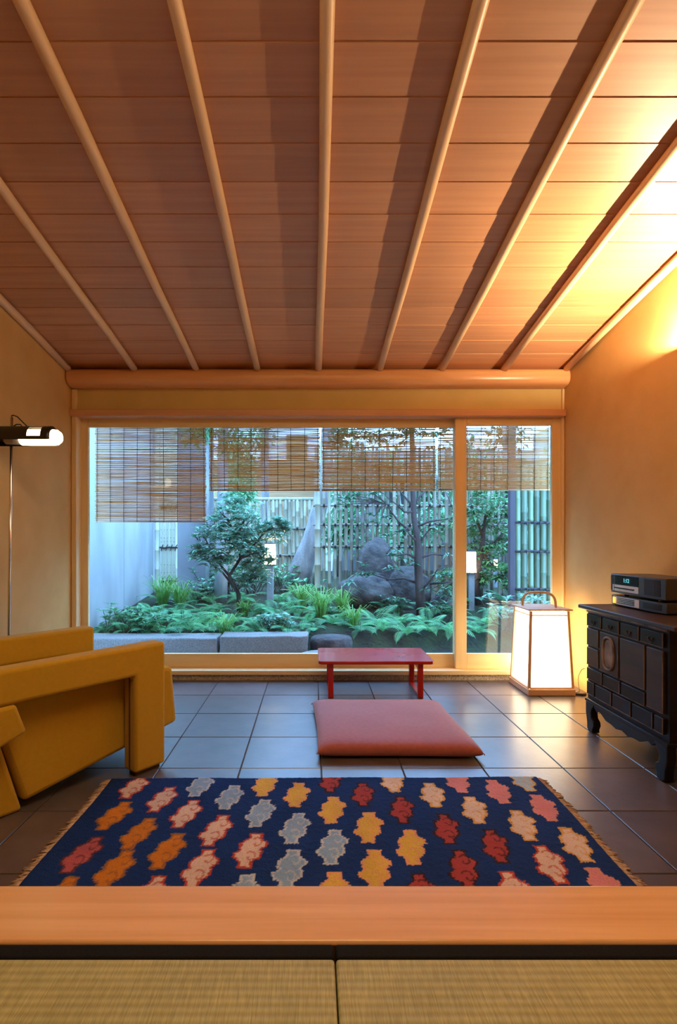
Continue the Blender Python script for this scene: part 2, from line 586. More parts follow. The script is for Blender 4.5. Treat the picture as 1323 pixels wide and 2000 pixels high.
# ceiling: lapped cedar boards on round peeled rafters
ce = structure('ceiling', 'sloping ceiling of lapped cedar boards over round peeled rafters', 'ceiling')
PW = 0.179
y = YB + 0.03
lines = [1819.0 / (1196 - p) for p in (690, 664, 634, 600, 563, 521, 472, 418, 355, 280, 190, 82)]
edges = [YB + 0.06] + lines
while edges[-1] > YR:
    edges.append(edges[-1] - PW)
for i in range(len(edges) - 1):
    ya, yb = edges[i], edges[i + 1]                     # far edge, near edge
    drop = 0.0026
    vs = []
    z_far, z_near = ceil_z(ya), ceil_z(yb) - drop
    ya += 0.03                                           # tucks above the next board
    z_far = ceil_z(ya) + 0.001
    MB().hexa([(XL, yb, z_near), (XR, yb, z_near), (XR, ya, z_far), (XL, ya, z_far)],
              [(XL, yb, z_near + 0.012), (XR, yb, z_near + 0.012), (XR, ya, z_far + 0.012), (XL, ya, z_far + 0.012)]).build('plank', M['cedar'], ce)
MB().prism([(YR, ceil_z(YR) + 0.03), (YB + 0.1, ceil_z(YB + 0.1) + 0.03), (YB + 0.1, ceil_z(YB + 0.1) + 0.08), (YR, ceil_z(YR) + 0.08)],
           XL, XR, lambda u, v, t: (t, u, v)).build('backing_board', M['cedar'], ce)
RX = [ax(p, YB) for p in (265, 388, 505, 623, 738, 855, 972)]
RX = [RX[3] + (i - 3) * 0.4545 for i in range(7)]
RX = [XL + 0.02] + RX + [XR - 0.035]
for i, x in enumerate(RX):
    r = 0.0235
    pts, rr = [], []
    for k in range(14):
        yy = YB - 0.075 + (YR - YB + 0.08) * k / 13.0
        pts.append((x + 0.004 * math.sin(k * 1.3 + i), yy, ceil_z(yy) - r - 0.004 - (0.008 if k == 0 else 0)))
        rr.append(r * (1 + 0.05 * math.sin(k * 0.9 + i * 2)))
    MB().tube(pts, rr, 14).build('rafter', M['pole'], ce, smooth=True)

# log beam, lintel and posts of the garden front
zb1, zb0 = az(722, 3.80), az(757, 3.80)
cy, cz, rz, ry = 3.815, (zb0 + zb1) / 2, (zb1 - zb0) / 2, 0.085
prof = []
for k in range(20):
    a = 2 * PI * k / 20
    prof.append((cy + ry * math.copysign(abs(math.cos(a)) ** 0.8, math.cos(a)), cz + rz * math.copysign(abs(math.sin(a)) ** 0.8, math.sin(a))))
bm_ = MB().prism(prof, XL + 0.002, XR - 0.002, lambda u, v, t: (t, u, v)).build('trim_1', M['beam'], bevel=0.012)
struct(bm_, 'rounded log beam under the lower ends of the rafters', 'beam')
lt = MB().box(XL + 0.002, XR - 0.002, 3.80, 3.95, az(812, 3.80), az(799, 3.80)).build('trim_2', M['lintel'], bevel=0.004)
struct(lt, 'reddish wooden lintel above the sliding doors', 'lintel')
pl_ = MB().box(XL + 0.002, ax(149, 3.83), 3.83, 3.93, 0.06, zb0).build('trim_3', M['cypress'], bevel=0.004)
struct(pl_, 'slim wooden post between the lamp-side wall and the wide door', 'post')
pr_ = MB().box(ax(1099, 3.83), XR - 0.002, 3.83, 3.93, 0.06, zb0).build('trim_4', M['cypress'], bevel=0.004)
struct(pr_, 'slim wooden post between the narrow door and the lantern-side wall', 'post')
sill = MB().box(XL + 0.002, XR - 0.002, 3.80, 4.02, az(1317, 3.82), az(1309, 3.82)).build('trim_5', M['cypress_h'], bevel=0.002)
struct(sill, 'thin wooden door track on the granite strip', 'door track')
gr = MB().box(XL + 0.002, XR - 0.002, 3.822, 4.06, -0.06, az(1317, 3.82)).build('baseboard_back', M['granite'], bevel=0.004)
struct(gr, 'speckled granite strip under the garden doors', 'kerb')


def door(name, label, Y, x0, x1, z0, z1, gx0, gx1, gz0, gz1):
    d = structure(name, label, 'door')
    t = 0.034
    MB().box(x0, gx0, Y, Y + t, z0, z1).build('stile', M['cypress'], d, bevel=0.003)
    MB().box(gx1, x1, Y, Y + t, z0, z1).build('stile', M['cypress'], d, bevel=0.003)
    MB().box(gx0, gx1, Y, Y + t, gz1, z1).build('top_rail', M['cypress_h'], d, bevel=0.002)
    MB().box(gx0, gx1, Y, Y + t, z0, gz0).build('bottom_rail', M['cypress_h'], d, bevel=0.002)
    MB().box(gx0, gx1, Y + 0.013, Y + 0.019, gz0, gz1).build('glass_pane', M['glass'], d)
    return d


zs = az(1309, 3.82)
Y1, Y2 = 3.915, 3.862
door('door_1', 'wide wooden sliding door with one large clear pane to the garden', Y1,
     ax(149, Y1), ax(911, Y1), zs, az(811, Y1), ax(172, Y1), ax(887, Y1), az(1277, Y1), az(834, Y1))
door('door_2', 'narrow wooden sliding door with clear pane behind the paper lantern', Y2,
     ax(890, Y2), ax(1099, Y2), zs, az(811, Y2), ax(912, Y2), ax(1079, Y2), az(1277, Y2), az(830, Y2))

# raised tatami room in front
kam = MB().box(XL + 0.002, XR - 0.002, 0.940, 1.096, -0.06, TATAMI).build('trim_6', M['step'], bevel=0.006)
struct(kam, 'polished wooden step edge between the tatami mats and the tile floor', 'step')
sub = MB().box(XL + 0.002, XR - 0.002, YR, 0.938, -0.06, TATAMI - 0.052).build('floor_tatami_base', M['eave'])
struct(sub, 'boarded base under the tatami mats', 'floor')
XJ = 0.040


def tatami(x0, x1, y0, y1, label):
    t = thing('tatami_mat', label, 'tatami mat', ((x0 + x1) / 2, (y0 + y1) / 2, TATAMI - 0.052), 'tatami mats')
    MB().box(x0, x1, y0, y1 - 0.031, TATAMI - 0.052, TATAMI - 0.002).build('rush_cover', M['rush'], t, bevel=0.006, seg=3)
    MB().box(x0 + 0.001, x1 - 0.001, y1 - 0.032, y1, TATAMI - 0.052, TATAMI - 0.001).build('border_cloth', M['heri'], t, bevel=0.004)


tatami(XL + 0.005, XJ - 0.001, -0.9, 0.937, 'straw tatami mat with black border, on the armchair side of the joint')
tatami(XJ + 0.001, XR - 0.005, -0.9, 0.937, 'straw tatami mat with black border, on the cabinet side of the joint')

# unseen lamp added over the step as warm fill for the whole room
cl = thing('ceiling_lamp', 'unseen fill lamp added under the ceiling over the wooden step', 'lamp', (0.0, 1.0, 2.6))
zc = ceil_z(1.0)
MB().box(-0.75, 0.75, 0.77, 1.23, zc - 0.115, zc - 0.10).build('paper_shade', M['ceiling_glow'], cl)
MB().box(-0.77, 0.77, 0.75, 1.25, zc - 0.10, zc - 0.045).build('frame', M['cypress_h'], cl)

# wall sconce just past the picture's edge: open bowl that throws its light up
sc_y, sc_z = 2.46, 2.06
sn = thing('wall_sconce', 'uplight bowl sconce on the plaster wall above the cabinet', 'lamp', (XR, sc_y, sc_z))
bowl = MB()
vs, fs = [], []
nr, na = 8, 16
for s in (0, 1):
    for i in range(nr):
        t = i / (nr - 1)
        r = (0.088 - 0.004 * s) * math.sin(t * PI / 2) + 0.004
        z = sc_z - 0.02 - 0.09 * math.cos(t * PI / 2) + 0.004 * s
        for j in range(na + 1):
            a = PI / 2 + PI * j / na
            vs.append((XR - 0.008 + r * math.cos(a), sc_y + r * math.sin(a), z))
    o = s * nr * (na + 1)
    for i in range(nr - 1):
        for j in range(na):
            q = o + i * (na + 1) + j
            fs.append((q, q + 1, q + na + 2, q + na + 1))
bowl.add(vs, fs).build('bowl', M['lamp_black'], sn, smooth=True)
MB().box(XR - 0.010, XR, sc_y - 0.04, sc_y + 0.04, sc_z - 0.12, sc_z - 0.03).build('back_plate', M['lamp_black'], sn)
MB().lathe([(0.003, -0.014), (0.010, -0.010), (0.014, 0.0), (0.010, 0.010), (0.003, 0.014)], (XR - 0.050, sc_y, sc_z - 0.028), 12).build('bulb', M['sconce_bulb'], sn, smooth=True)
MB().tube([(XR - 0.01, sc_y, sc_z - 0.06), (XR - 0.050, sc_y, sc_z - 0.06), (XR - 0.050, sc_y, sc_z - 0.044)], 0.008, 8).build('socket', M['lamp_black'], sn)

# ---------------------------------------------------------------- mustard armchair
TH = math.radians(51)
cd, sd = math.cos(TH), math.sin(TH)
P0 = Vector((-0.680, 2.355, 0.0))
ch = thing('armchair', 'mustard wool armchair with blocky angular arms and tilted seat', 'armchair', (-1.25, 2.3, 0))


def cp(t, z, m):
    """t back along the arm, z up, m across the chair from the near outer face"""
    return (P0.x - t * cd - m * sd, P0.y - t * sd + m * cd, z)


AW, CWID = 0.095, 0.742
arm = [(0, 0.018), (0.158, 0.018), (0.158, 0.446), (0.755, 0.446), (0.79, 0.578), (0, 0.578)]
for m0 in (0.0, CWID - AW):
    a_ = MB().prism(arm, m0, m0 + AW, lambda u, v, t: cp(u, v, t)).build('arm', M['mustard'], ch, bevel=0.016, seg=4)
    ft = MB().prism([(0.02, 0.0), (0.14, 0.0), (0.14, 0.02), (0.02, 0.02)], m0 + 0.02, m0 + AW - 0.02, lambda u, v, t: cp(u, v, t)).build('foot', M['welt'], a_)
    wm = m0 + (AW * 0.42 if m0 == 0 else AW * 0.58)
    MB().tube([cp(0.1602, 0.03, wm), cp(0.1602, 0.440, wm)], 0.0035, 6).build('welt', M['welt'], a_)
seat = [(-0.138, 0.148), (0.575, 0.028), (0.655, 0.285), (0.70, 0.452), (0.02, 0.452), (-0.112, 0.425)]
MB().prism(seat, AW + 0.004, CWID - AW - 0.004, lambda u, v, t: cp(u, v, t)).build('seat', M['mustard'], ch, bevel=0.022, seg=4)
back_low = [(0.578, 0.0), (0.68, 0.0), (0.80, 0.31), (0.66, 0.30)]
MB().prism(back_low, AW + 0.004, CWID - AW - 0.004, lambda u, v, t: cp(u, v, t)).build('back_foot', M['mustard'], ch, bevel=0.018, seg=4)
MB().prism([(0.603, 0.335), (0.690, 0.302), (0.77, 0.302), (0.81, 0.446), (0.640, 0.446)], -0.004, CWID + 0.004, lambda u, v, t: cp(u, v, t)).build('back_flange', M['mustard'], ch, bevel=0.014, seg=4)
MB().prism([(0.650, 0.436), (0.81, 0.436), (0.90, 0.72), (0.765, 0.745)], AW + 0.003, CWID - AW - 0.003, lambda u, v, t: cp(u, v, t)).build('backrest', M['mustard'], ch, bevel=0.022, seg=4)

# ---------------------------------------------------------------- floor lamp
LY = 2.88
lx0, lx1 = ax(23, LY), ax(17, LY)
lamp = thing('floor_lamp', 'slim steel floor lamp with black swivelling reflector behind the armchair', 'lamp', (lx1 - 0.01, LY, 0))
ztop = az(815, LY)
base_x = lx0 - (lx0 - lx1) * (ztop / (az(815, LY) - az(1235, LY)))
MB().tube([(base_x, LY, 0.02), (lx0, LY, ztop)], 0.0075, 12).build('pole', M['steel'], lamp, smooth=True)
MB().lathe([(0.001, 0.0), (0.085, 0.0), (0.09, 0.006), (0.088, 0.018), (0.02, 0.024), (0.001, 0.024)], (base_x, LY, 0), 28).build('base', M['lamp_black'], lamp, smooth=False)
hx0, hx1 = ax(-14, LY), ax(112, LY)
hz0, hz1 = az(860, LY), az(836, LY)
head = MB()
vs = []
Yh = LY - 0.012


def ringx(x, hz_lo, hz_hi, ry, notch=0.0):
    out = []
    zc_, rzz = (hz_lo + hz_hi) / 2, (hz_hi - hz_lo) / 2
    for k in range(17):
        a = -0.45 + (PI + 0.60) * k / 16.0                 # curved hood, open below and to the room
        out.append((x, Yh - 0.032 + ry * math.cos(a), hz_lo + (hz_hi - hz_lo) * math.sin(a)))
    return out


def trough(mb, xs, lo, hi, ry, skip=None):
    R = [ringx(x, lo, hi, ry) for x in xs]
    R2 = [[(p[0], Yh - 0.032 + (p[1] - Yh + 0.032) * 0.93, p[2] - 0.003) for p in r] for r in R]
    v, f = [], []
    n = 17
    for r in R:
        v += r
    o = len(v)
    for r in R2:
        v += r
    for i in range(len(xs) - 1):
        for k in range(n - 1):
            if skip and skip(0.5 * (xs[i] + xs[i + 1]), k):
                continue
            a = i * n + k
            f.append((a, a + 1, a + n + 1, a + n))
            f.append((o + a, o + a + n, o + a + n + 1, o + a + 1))
    for i in (0, len(xs) - 1):
        f.append(tuple(i * n + k for k in range(n)))
    mb.add(v, f)


nx = [hx0 + (hx1 - hx0) * i / 24 for i in range(25)]
n0, n1 = ax(68, LY), ax(96, LY)
trough(head, nx, hz0, hz1, 0.057, lambda x, k: n0 < x < n1 and 8 <= k <= 14)
head.build('reflector', M['lamp_black'], lamp, smooth=True)
bx0, bx1 = ax(52, LY), ax(126, LY)
bul = []
rb = 0.044
for k in range(13):
    t = k / 12.0
    x = bx0 + (bx1 - bx0) * t
    r = rb if t < 0.90 else rb * math.sqrt(max(0.45, 1 - ((t - 0.88) / 0.145) ** 2))
    bul.append((x, r))
MB().tube([(x, Yh - 0.032, hz0 + 0.007) for x, r in bul], [r for x, r in bul], 16).build('bulb', M['lamp_glow'], lamp, smooth=True)
MB().tube([(ax(22, LY), Yh - 0.032, hz0 + 0.008), (bx0 + 0.002, Yh - 0.032, hz0 + 0.007)], 0.040, 16).build('socket', M['lamp_grey'], lamp, smooth=True)
MB().tube([(ax(-10, LY), LY - 0.02, hz0 + 0.012), (lx0 + 0.004, LY - 0.005, hz0 - 0.004), (lx0 + 0.03, LY - 0.02, hz0 + 0.004)], 0.014, 10).build('clamp', M['lamp_black'], lamp, smooth=True)
wire = MB()
for (pts_) in ([(22, 813), (26, 811), (34, 814), (46, 826), (60, 839)], [(26, 833), (32, 829), (40, 829), (47, 838)]):
    q = [at(p[0], p[1], LY - 0.02) for p in pts_]
    wire.tube(q, 0.0036, 6)
wire.build('wire', M['cable'], lamp, smooth=True)

# ---------------------------------------------------------------- red lacquer table
tb = thing('low_table', 'low red lacquer table on thin sled legs before the window', 'table', (0.42, 3.55, 0))
TX0, TX1, TY0, TY1, TZ = 0.038, 0.803, 3.345, 3.775, 0.252
pts = []
rc = 0.03
for cx, cyy, a0 in ((TX1 - rc, TY1 - rc, 0), (TX0 + rc, TY1 - rc, 90), (TX0 + rc, TY0 + rc, 180), (TX1 - rc, TY0 + rc, 270)):
    for k in range(5):
        a = math.radians(a0 + 90 * k / 4)
        pts.append((cx + rc * math.cos(a), cyy + rc * math.sin(a)))
MB().prism(pts, TZ - 0.022, TZ, lambda u, v, t: (u, v, t)).build('tabletop', M['lacquer'], tb, bevel=0.004)
for sx in (ax(641, 3.39), ax(816, 3.39)):
    x0, x1 = sx, sx + 0.036
    MB().box(x0, x1, 3.375, 3.41, 0.0, TZ - 0.022).build('leg', M['lacquer'], tb, bevel=0.003)
    MB().box(x0, x1, 3.675, 3.71, 0.0, TZ - 0.022).build('leg', M['lacquer'], tb, bevel=0.003)
    MB().box(x0 + 0.002, x1 - 0.002, 3.41, 3.675, 0.0, 0.022).build('runner', M['lacquer'], tb, bevel=0.003)
    MB().box(x0 + 0.004, x1 - 0.004, 3.41, 3.675, TZ - 0.062, TZ - 0.022).build('bracket', M['lacquer'], tb, bevel=0.003)

# ---------------------------------------------------------------- floor cushion
cu = []
G = 30
zc_x = [(0.024, 2.425), (0.812, 2.415), (0.782, 3.16), (-0.002, 3.165)]


def zab(u, v):
    a, b, c, d = [Vector((p[0], p[1], 0)) for p in zc_x]
    # edges bow in slightly between the pointed corners
    bu, bv = 0.012 * (1 - (2 * u - 1) ** 2), 0.012 * (1 - (2 * v - 1) ** 2)
    uu = u + bv * (1 - 2 * u)
    vv = v + bu * (1 - 2 * v)
    return a * (1 - uu) * (1 - vv) + b * uu * (1 - vv) + c * uu * vv + d * (1 - uu) * vv


top, botm = [], []
for i in range(G + 1):
    for j in range(G + 1):
        u, v = i / G, j / G
        u = 0.5 - 0.5 * math.cos(PI * u) if 0 < i < G else u
        v = 0.5 - 0.5 * math.cos(PI * v) if 0 < j < G else v
        p = zab(u, v)
        e = max(0.0, (1 - abs(2 * u - 1) ** 7) * (1 - abs(2 * v - 1) ** 7))
        h = e ** 0.36
        nzv = noise.noise((p.x * 5, p.y * 5, 0.3)) * 0.006 * h
        top.append((p.x, p.y, 0.034 + 0.050 * h + nzv))
        botm.append((p.x, p.y, 0.034 - 0.033 * e ** 0.25))
n = G + 1
fs = []
for i in range(G):
    for j in range(G):
        a = i * n + j
        fs.append((a, a + n, a + n + 1, a + 1))
        fs.append((n * n + a, n * n + a + 1, n * n + a + n + 1, n * n + a + n))
zb = MB().add(top + botm, fs)
me = zb.mesh('floor_cushion', M['zabuton'], True)
bmx = bmesh.new()
bmx.from_mesh(me)
bmesh.ops.remove_doubles(bmx, verts=bmx.verts, dist=0.0003)
bmesh.ops.recalc_face_normals(bmx, faces=bmx.faces)
bmx.to_mesh(me)
bmx.free()
zo = bpy.data.objects.new('floor_cushion', me)
COL.objects.link(zo)
tag(zo, 'large flat rose-red floor cushion in front of the red table', 'cushion')
for (qx, qy) in zc_x:
    cords = MB().tube([(qx, qy, 0.03), (qx + (0.004 if qx > 0.4 else -0.004), qy, 0.033)], 0.006, 6)
    cords.build('corner_knot', M['zabuton']).parent = zo

# ---------------------------------------------------------------- rug
RX0, RX1, RY0, RY1 = -0.872, 0.975, 1.13, 2.215
GOLD, CREAM, BLUE, RED, PINK, ORANGE, ROSE, PALEB, IVORY = ((0.58, 0.36, 0.06), (0.58, 0.41, 0.31), (0.21, 0.32, 0.44), (0.30, 0.045, 0.04),
                                                    (0.55, 0.20, 0.20), (0.50, 0.16, 0.015), (0.38, 0.085, 0.09), (0.32, 0.42, 0.46), (0.60, 0.45, 0.34))
OUT = {IVORY: (0.55, 0.30, 0.07), GOLD: (0.62, 0.28, 0.12), CREAM: (0.38, 0.05, 0.03), BLUE: (0.42, 0.44, 0.44), RED: (0.03, 0.012, 0.015),
       PINK: (0.55, 0.22, 0.16), ORANGE: (0.25, 0.10, 0.03), ROSE: (0.10, 0.03, 0.03), PALEB: (0.55, 0.35, 0.10)}
NAVY = (0.008, 0.027, 0.115)
mot_px = [(262, 1541, CREAM), (390, 1539, BLUE), (517, 1537, GOLD), (645, 1532, RED), (766, 1532, IVORY), (893, 1532, PINK), (1022, 1531, PALEB),
          (223, 1597, ORANGE), (315, 1566, CREAM), (447, 1562, BLUE), (578, 1557, GOLD), (707, 1558, RED), (843, 1558, IVORY), (972, 1553, PINK),
          (165, 1673, ROSE), (272, 1633, ORANGE), (362, 1595, CREAM), (507, 1592, BLUE), (647, 1588, GOLD), (783, 1588, RED), (925, 1588, IVORY), (1062, 1585, PINK),
          (228, 1705, ORANGE), (330, 1668, ORANGE), (422, 1627, CREAM), (576, 1623, BLUE), (720, 1623, GOLD), (872, 1625, RED), (1022, 1620, IVORY),
          (395, 1702, CREAM), (492, 1666, CREAM), (652, 1661, BLUE), (806, 1661, GOLD), (970, 1660, RED), (1128, 1658, IVORY),
          (570, 1704, BLUE), (737, 1706, GOLD), (910, 1705, RED), (1080, 1697, CREAM),
          (112, 1762, ORANGE), (292, 1762, CREAM), (476, 1758, BLUE), (655, 1755, GOLD), (829, 1757, RED), (1013, 1755, CREAM), (1193, 1748, PINK)]
motifs = []
for px, py, c in mot_px:
    Y = EYE * FPX / (py - VY)
    motifs.append((ax(px, Y), Y, c))
for k, xx in enumerate([-0.76, -0.5, -0.23, 0.04, 0.31, 0.58, 0.85]):   # rows hidden behind the step
    motifs.append((xx, 1.33, [ROSE, ORANGE, CREAM, BLUE, GOLD, RED, CREAM][k]))
NXR, NYR = 470, 270


def motif_d(dx, dy):
    """signed outline value of one stepped, lobed rug motif; < 0 inside"""
    t = dy / 0.098
    if abs(t) > 1.0:
        return 1.0
    s = abs(t)
    if s < 0.06:
        wdt = 0.041
    elif s < 0.16:
        wdt = 0.047
    elif s < 0.42:
        wdt = 0.052
    elif s < 0.53:
        wdt = 0.045
    elif s < 0.63:
        wdt = 0.032
    elif s < 0.90:
        wdt = 0.0245
    else:
        wdt = 0.026
    sk = 0.007 * (1 if t > 0 else -1) * (1 if s > 0.15 else 0)
    return abs(dx - sk) - wdt * 0.92


verts, faces, cols = [], [], []
for j in range(NYR + 1):
    for i in range(NXR + 1):
        x = RX0 + (RX1 - RX0) * i / NXR
        y = RY0 + (RY1 - RY0) * j / NYR
        yy = y + 0.012 * (x - RX0) / (RX1 - RX0) - 0.006 + 0.004 * math.sin(x * 9) * (j / NYR)
        xx = x + 0.006 * math.sin(y * 7)
        verts.append((xx, yy, 0.013 + 0.0015 * noise.noise((x * 60, y * 60, 0)) + 0.002 * noise.noise((x * 4, y * 4, 2))))
        c = NAVY
        jx = 0.0035 * noise.noise((x * 55, y * 55, 3)) + 0.003 * noise.noise((x * 140, y * 140, 7))
        jy = 0.004 * noise.noise((x * 55, y * 55, 11)) + 0.003 * noise.noise((x * 140, y * 140, 5))
        for mx_, my_, mc in motifs:
            dx, dy = x + jx - mx_, y + jy - my_
            if abs(dx) < 0.075 and abs(dy) < 0.125:
                d = motif_d(dx, dy)
                inner = max(motif_d(dx, dy * 1.10), d + 0.009)
                if inner < 0:
                    c = mc
                    for q, sy in ((0.006, 0.04), (-0.006, -0.04)):      # the two small scrolls
                        r = math.hypot(dx - 0.010 - q, (dy - sy) * 0.62)
                        an = math.atan2(dy - sy, dx - 0.012 - q)
                        if abs(r - 0.014 - 0.0022 * an) < 0.0026 and an < 2.4:
                            c = tuple(0.30 * a + 0.70 * b for a, b in zip(mc, OUT[mc]))
                    break
                if d < 0:
                    c = OUT[mc]
                    break
        cols.append(c)
w1 = NXR + 1
for j in range(NYR):
    for i in range(NXR):
        a = j * w1 + i
        faces.append((a, a + 1, a + w1 + 1, a + w1))
# sides down to the floor
base = len(verts)
ring = list(range(w1)) + [j * w1 + NXR for j in range(1, NYR + 1)] + [NYR * w1 + i for i in range(NXR - 1, -1, -1)] + [j * w1 for j in range(NYR - 1, 0, -1)]
for r_ in ring:
    v = verts[r_]
    verts.append((v[0], v[1], 0.0005))
    cols.append(NAVY)
for k in range(len(ring)):
    k2 = (k + 1) % len(ring)
    faces.append((ring[k2], ring[k], base + k, base + k2))
rug = thing('rug', 'dark blue wool rug with diagonal rows of lobed motifs and tan fringes', 'rug', (0.05, 1.67, 0))
me = bpy.data.meshes.new('rug_pile')
me.from_pydata(verts, [], faces)
at_ = me.color_attributes.new('dye', 'FLOAT_COLOR', 'POINT')
at_.data.foreach_set('color', [k for c in cols for k in (c[0], c[1], c[2], 1.0)])
me.materials.append(M['rug'])
me.polygons.foreach_set('use_smooth', [True] * len(me.polygons))
ro = bpy.data.objects.new('pile', me)
COL.objects.link(ro)
attach(ro, rug)
for sx, xe in ((-1, RX0), (1, RX1)):
    fr = MB()
    yy = RY0
    while yy < RY1 - 0.003:
        L_ = random.uniform(0.022, 0.042)
        dy = random.uniform(-0.018, 0.018)
        y_ = yy + 0.012 * (0 if sx < 0 else 1) - 0.006
        x_ = xe + 0.006 * math.sin(yy * 7)
        fr.tube([(x_ - sx * 0.003, y_, 0.008), (x_ + sx * L_ * 0.5, y_ + dy * 0.5, 0.007), (x_ + sx * L_, y_ + dy, 0.003)], [0.0032, 0.003, 0.002], 5)
        yy += 0.0042
    fo = fr.build('fringe', M['fringe'], rug, smooth=True)
    fo['kind'] = 'stuff'

# ---------------------------------------------------------------- paper floor lantern
la = thing('floor_lantern', 'lit square paper lantern with wooden frame and bent cane handle', 'lamp', (1.61, 3.6, 0))
lx0_, lx1_, ly0, ly1 = 1.452, 1.772, 3.425, 3.765
lcx, lcy = (lx0_ + lx1_) / 2, (ly0 + ly1) / 2
MB().box(lx0_, lx1_, ly0, ly1, 0.0, 0.042).build('base', M['lantern_wood'], la, bevel=0.003)


def lring(z, grow=0.0):
    t = (z - 0.042) / 0.50
    hx = 0.147 - 0.020 * t + grow
    hy = 0.152 - 0.020 * t + grow
    return [(lcx - hx, lcy - hy, z), (lcx + hx, lcy - hy, z), (lcx + hx, lcy + hy, z), (lcx - hx, lcy + hy, z)]


zt, zl = 0.566, 0.536
A, B = lring(0.046), lring(zt)
for k in range(4):
    a, b = Vector(A[k]), Vector(B[k])
    MB().hexa([a + Vector((-.009, -.009, 0)), a + Vector((.009, -.009, 0)), a + Vector((.009, .009, 0)), a + Vector((-.009, .009, 0))],
              [b + Vector((-.008, -.008, 0)), b + Vector((.008, -.008, 0)), b + Vector((.008, .008, 0)), b + Vector((-.008, .008, 0))]).build('post', M['lantern_wood'], la, bevel=0.002)
for zz, hh in ((0.048, 0.012), (zl, 0.009)):
    R = lring(zz)
    for k in range(4):
        a, b = Vector(R[k]), Vector(R[(k + 1) % 4])
        d = (b - a).normalized() * 0.008
        MB().tube([a + d, b - d], hh * 0.6, 4).build('rail', M['lantern_wood'], la)
ci, co = lring(0.044, -0.004), lring(zt - 0.004, -0.004)
for k in range(4):
    a, b, c, d = ci[k], ci[(k + 1) % 4], co[(k + 1) % 4], co[k]
    nrm = (Vector(b) - Vector(a)).cross(Vector(d) - Vector(a)).normalized() * 0.0015
    MB().hexa([Vector(a), Vector(b), Vector(c), Vector(d)], [Vector(a) - nrm, Vector(b) - nrm, Vector(c) - nrm, Vector(d) - nrm]).build('paper_panel', M['paper_glow'], la)
zz = 0.570
MB().box(lcx - 0.150, lcx + 0.150, lcy - 0.155, lcy + 0.155, zz, zz + 0.010).build('top_plate', M['lantern_wood'], la, bevel=0.002)
hp = []
for k in range(17):
    a = PI * k / 16
    hp.append((lcx + 0.096 * math.copysign(abs(math.cos(a)) ** 0.55, math.cos(a)), lcy + 0.03 - 0.05 * math.cos(a), zz + 0.010 + 0.098 * abs(math.sin(a)) ** 0.6))
MB().tube(hp, 0.0085, 10).build('handle', M['cane'], la, smooth=True)
cb_ = MB().tube([(lx1_ - 0.004, 3.50, 0.012), (1.80, 3.48, 0.006), (1.835, 3.50, 0.006), (1.855, 3.54, 0.012), (1.872, 3.58, 0.03), (1.884, 3.61, 0.06), (1.891, 3.615, 0.09), (1.895, 3.60, 0.12), (1.896, 3.58, 0.142), (1.896, 3.55, 0.155)], 0.002, 6)
cb_.tube([(1.776, 3.46, 0.006), (1.82, 3.43, 0.008), (1.85, 3.45, 0.006)], 0.008, 8).build('power_cord', M['cable'], la, smooth=True)

# ---------------------------------------------------------------- black cabinet
cab = thing('cabinet', 'black wooden chest of small drawers with scalloped apron by the wall', 'cabinet', (1.7, 2.5, 0))
FX = 1.520
CY0, CY1 = 2.172, 2.822
CB = 1.885
MB().box(FX + 0.006, CB, CY0, CY1, 0.175, 0.662).build('carcass', M['ebony'], cab, bevel=0.003)
top_ = MB().box(1.503, 1.893, CY0 - 0.062, CY1 + 0.062, 0.664, 0.687).build('top_board', M['ebony_brown'], cab, bevel=0.006, seg=3)
MB().box(FX - 0.004, FX + 0.02, CY0 + 0.002, CY1 - 0.002, 0.652, 0.664).build('moulding', M['worn'], cab, bevel=0.003)
MB().box(FX - 0.008, CB, CY0 - 0.006, CY1 + 0.006, 0.160, 0.178).build('base_moulding', M['ebony'], cab, bevel=0.004)


def leg_poly(yc, s):
    return [(yc, 0.162), (yc + s * 0.085, 0.162), (yc + s * 0.082, 0.150), (yc + s * 0.060, 0.128), (yc + s * 0.052, 0.105), (yc + s * 0.056, 0.080),
            (yc + s * 0.078, 0.066), (yc + s * 0.082, 0.045), (yc + s * 0.068, 0.020), (yc + s * 0.070, 0.004), (yc + s * 0.030, 0.0), (yc + s * 0.014, 0.012), (yc + s * 0.012, 0.05), (yc, 0.10)]


for xx in (FX - 0.006, CB - 0.045):
    for yc, s in ((CY1, -1), (CY0, 1)):
        MB().prism(leg_poly(yc, s), xx, xx + 0.04, lambda u, v, t: (t, u, v)).build('leg', M['ebony'], cab, bevel=0.004)
L_ = CY1 - CY0 - 0.16
ap = [(0.0, 0.160), (1.0, 0.160), (1.0, 0.146), (0.95, 0.128), (0.91, 0.136), (0.87, 0.134), (0.78, 0.112), (0.68, 0.110), (0.60, 0.102), (0.5, 0.112), (0.40, 0.102), (0.32, 0.110), (0.22, 0.112),
      (0.13, 0.134), (0.09, 0.136), (0.05, 0.128), (0.0, 0.146)]
MB().prism([(CY0 + 0.08 + u * L_, v) for u, v in ap], FX - 0.004, FX + 0.016, lambda u, v, t: (t, u, v)).build('apron', M['ebony'], cab, bevel=0.002)


def ring_pull(y, z, par):
    o = MB().tube([(FX - 0.010, y + 0.014 * math.cos(a), z - 0.004 - 0.016 * math.sin(a)) for a in [PI * k / 8 for k in range(9)]], 0.0022, 6)
    o.tube([(FX - 0.005, y - 0.014, z - 0.003), (FX - 0.013, y - 0.014, z - 0.003)], 0.004, 8)
    o.tube([(FX - 0.005, y + 0.014, z - 0.003), (FX - 0.013, y + 0.014, z - 0.003)], 0.004, 8)
    o.build('ring_pull', M['ebony_brown'], par, smooth=True)


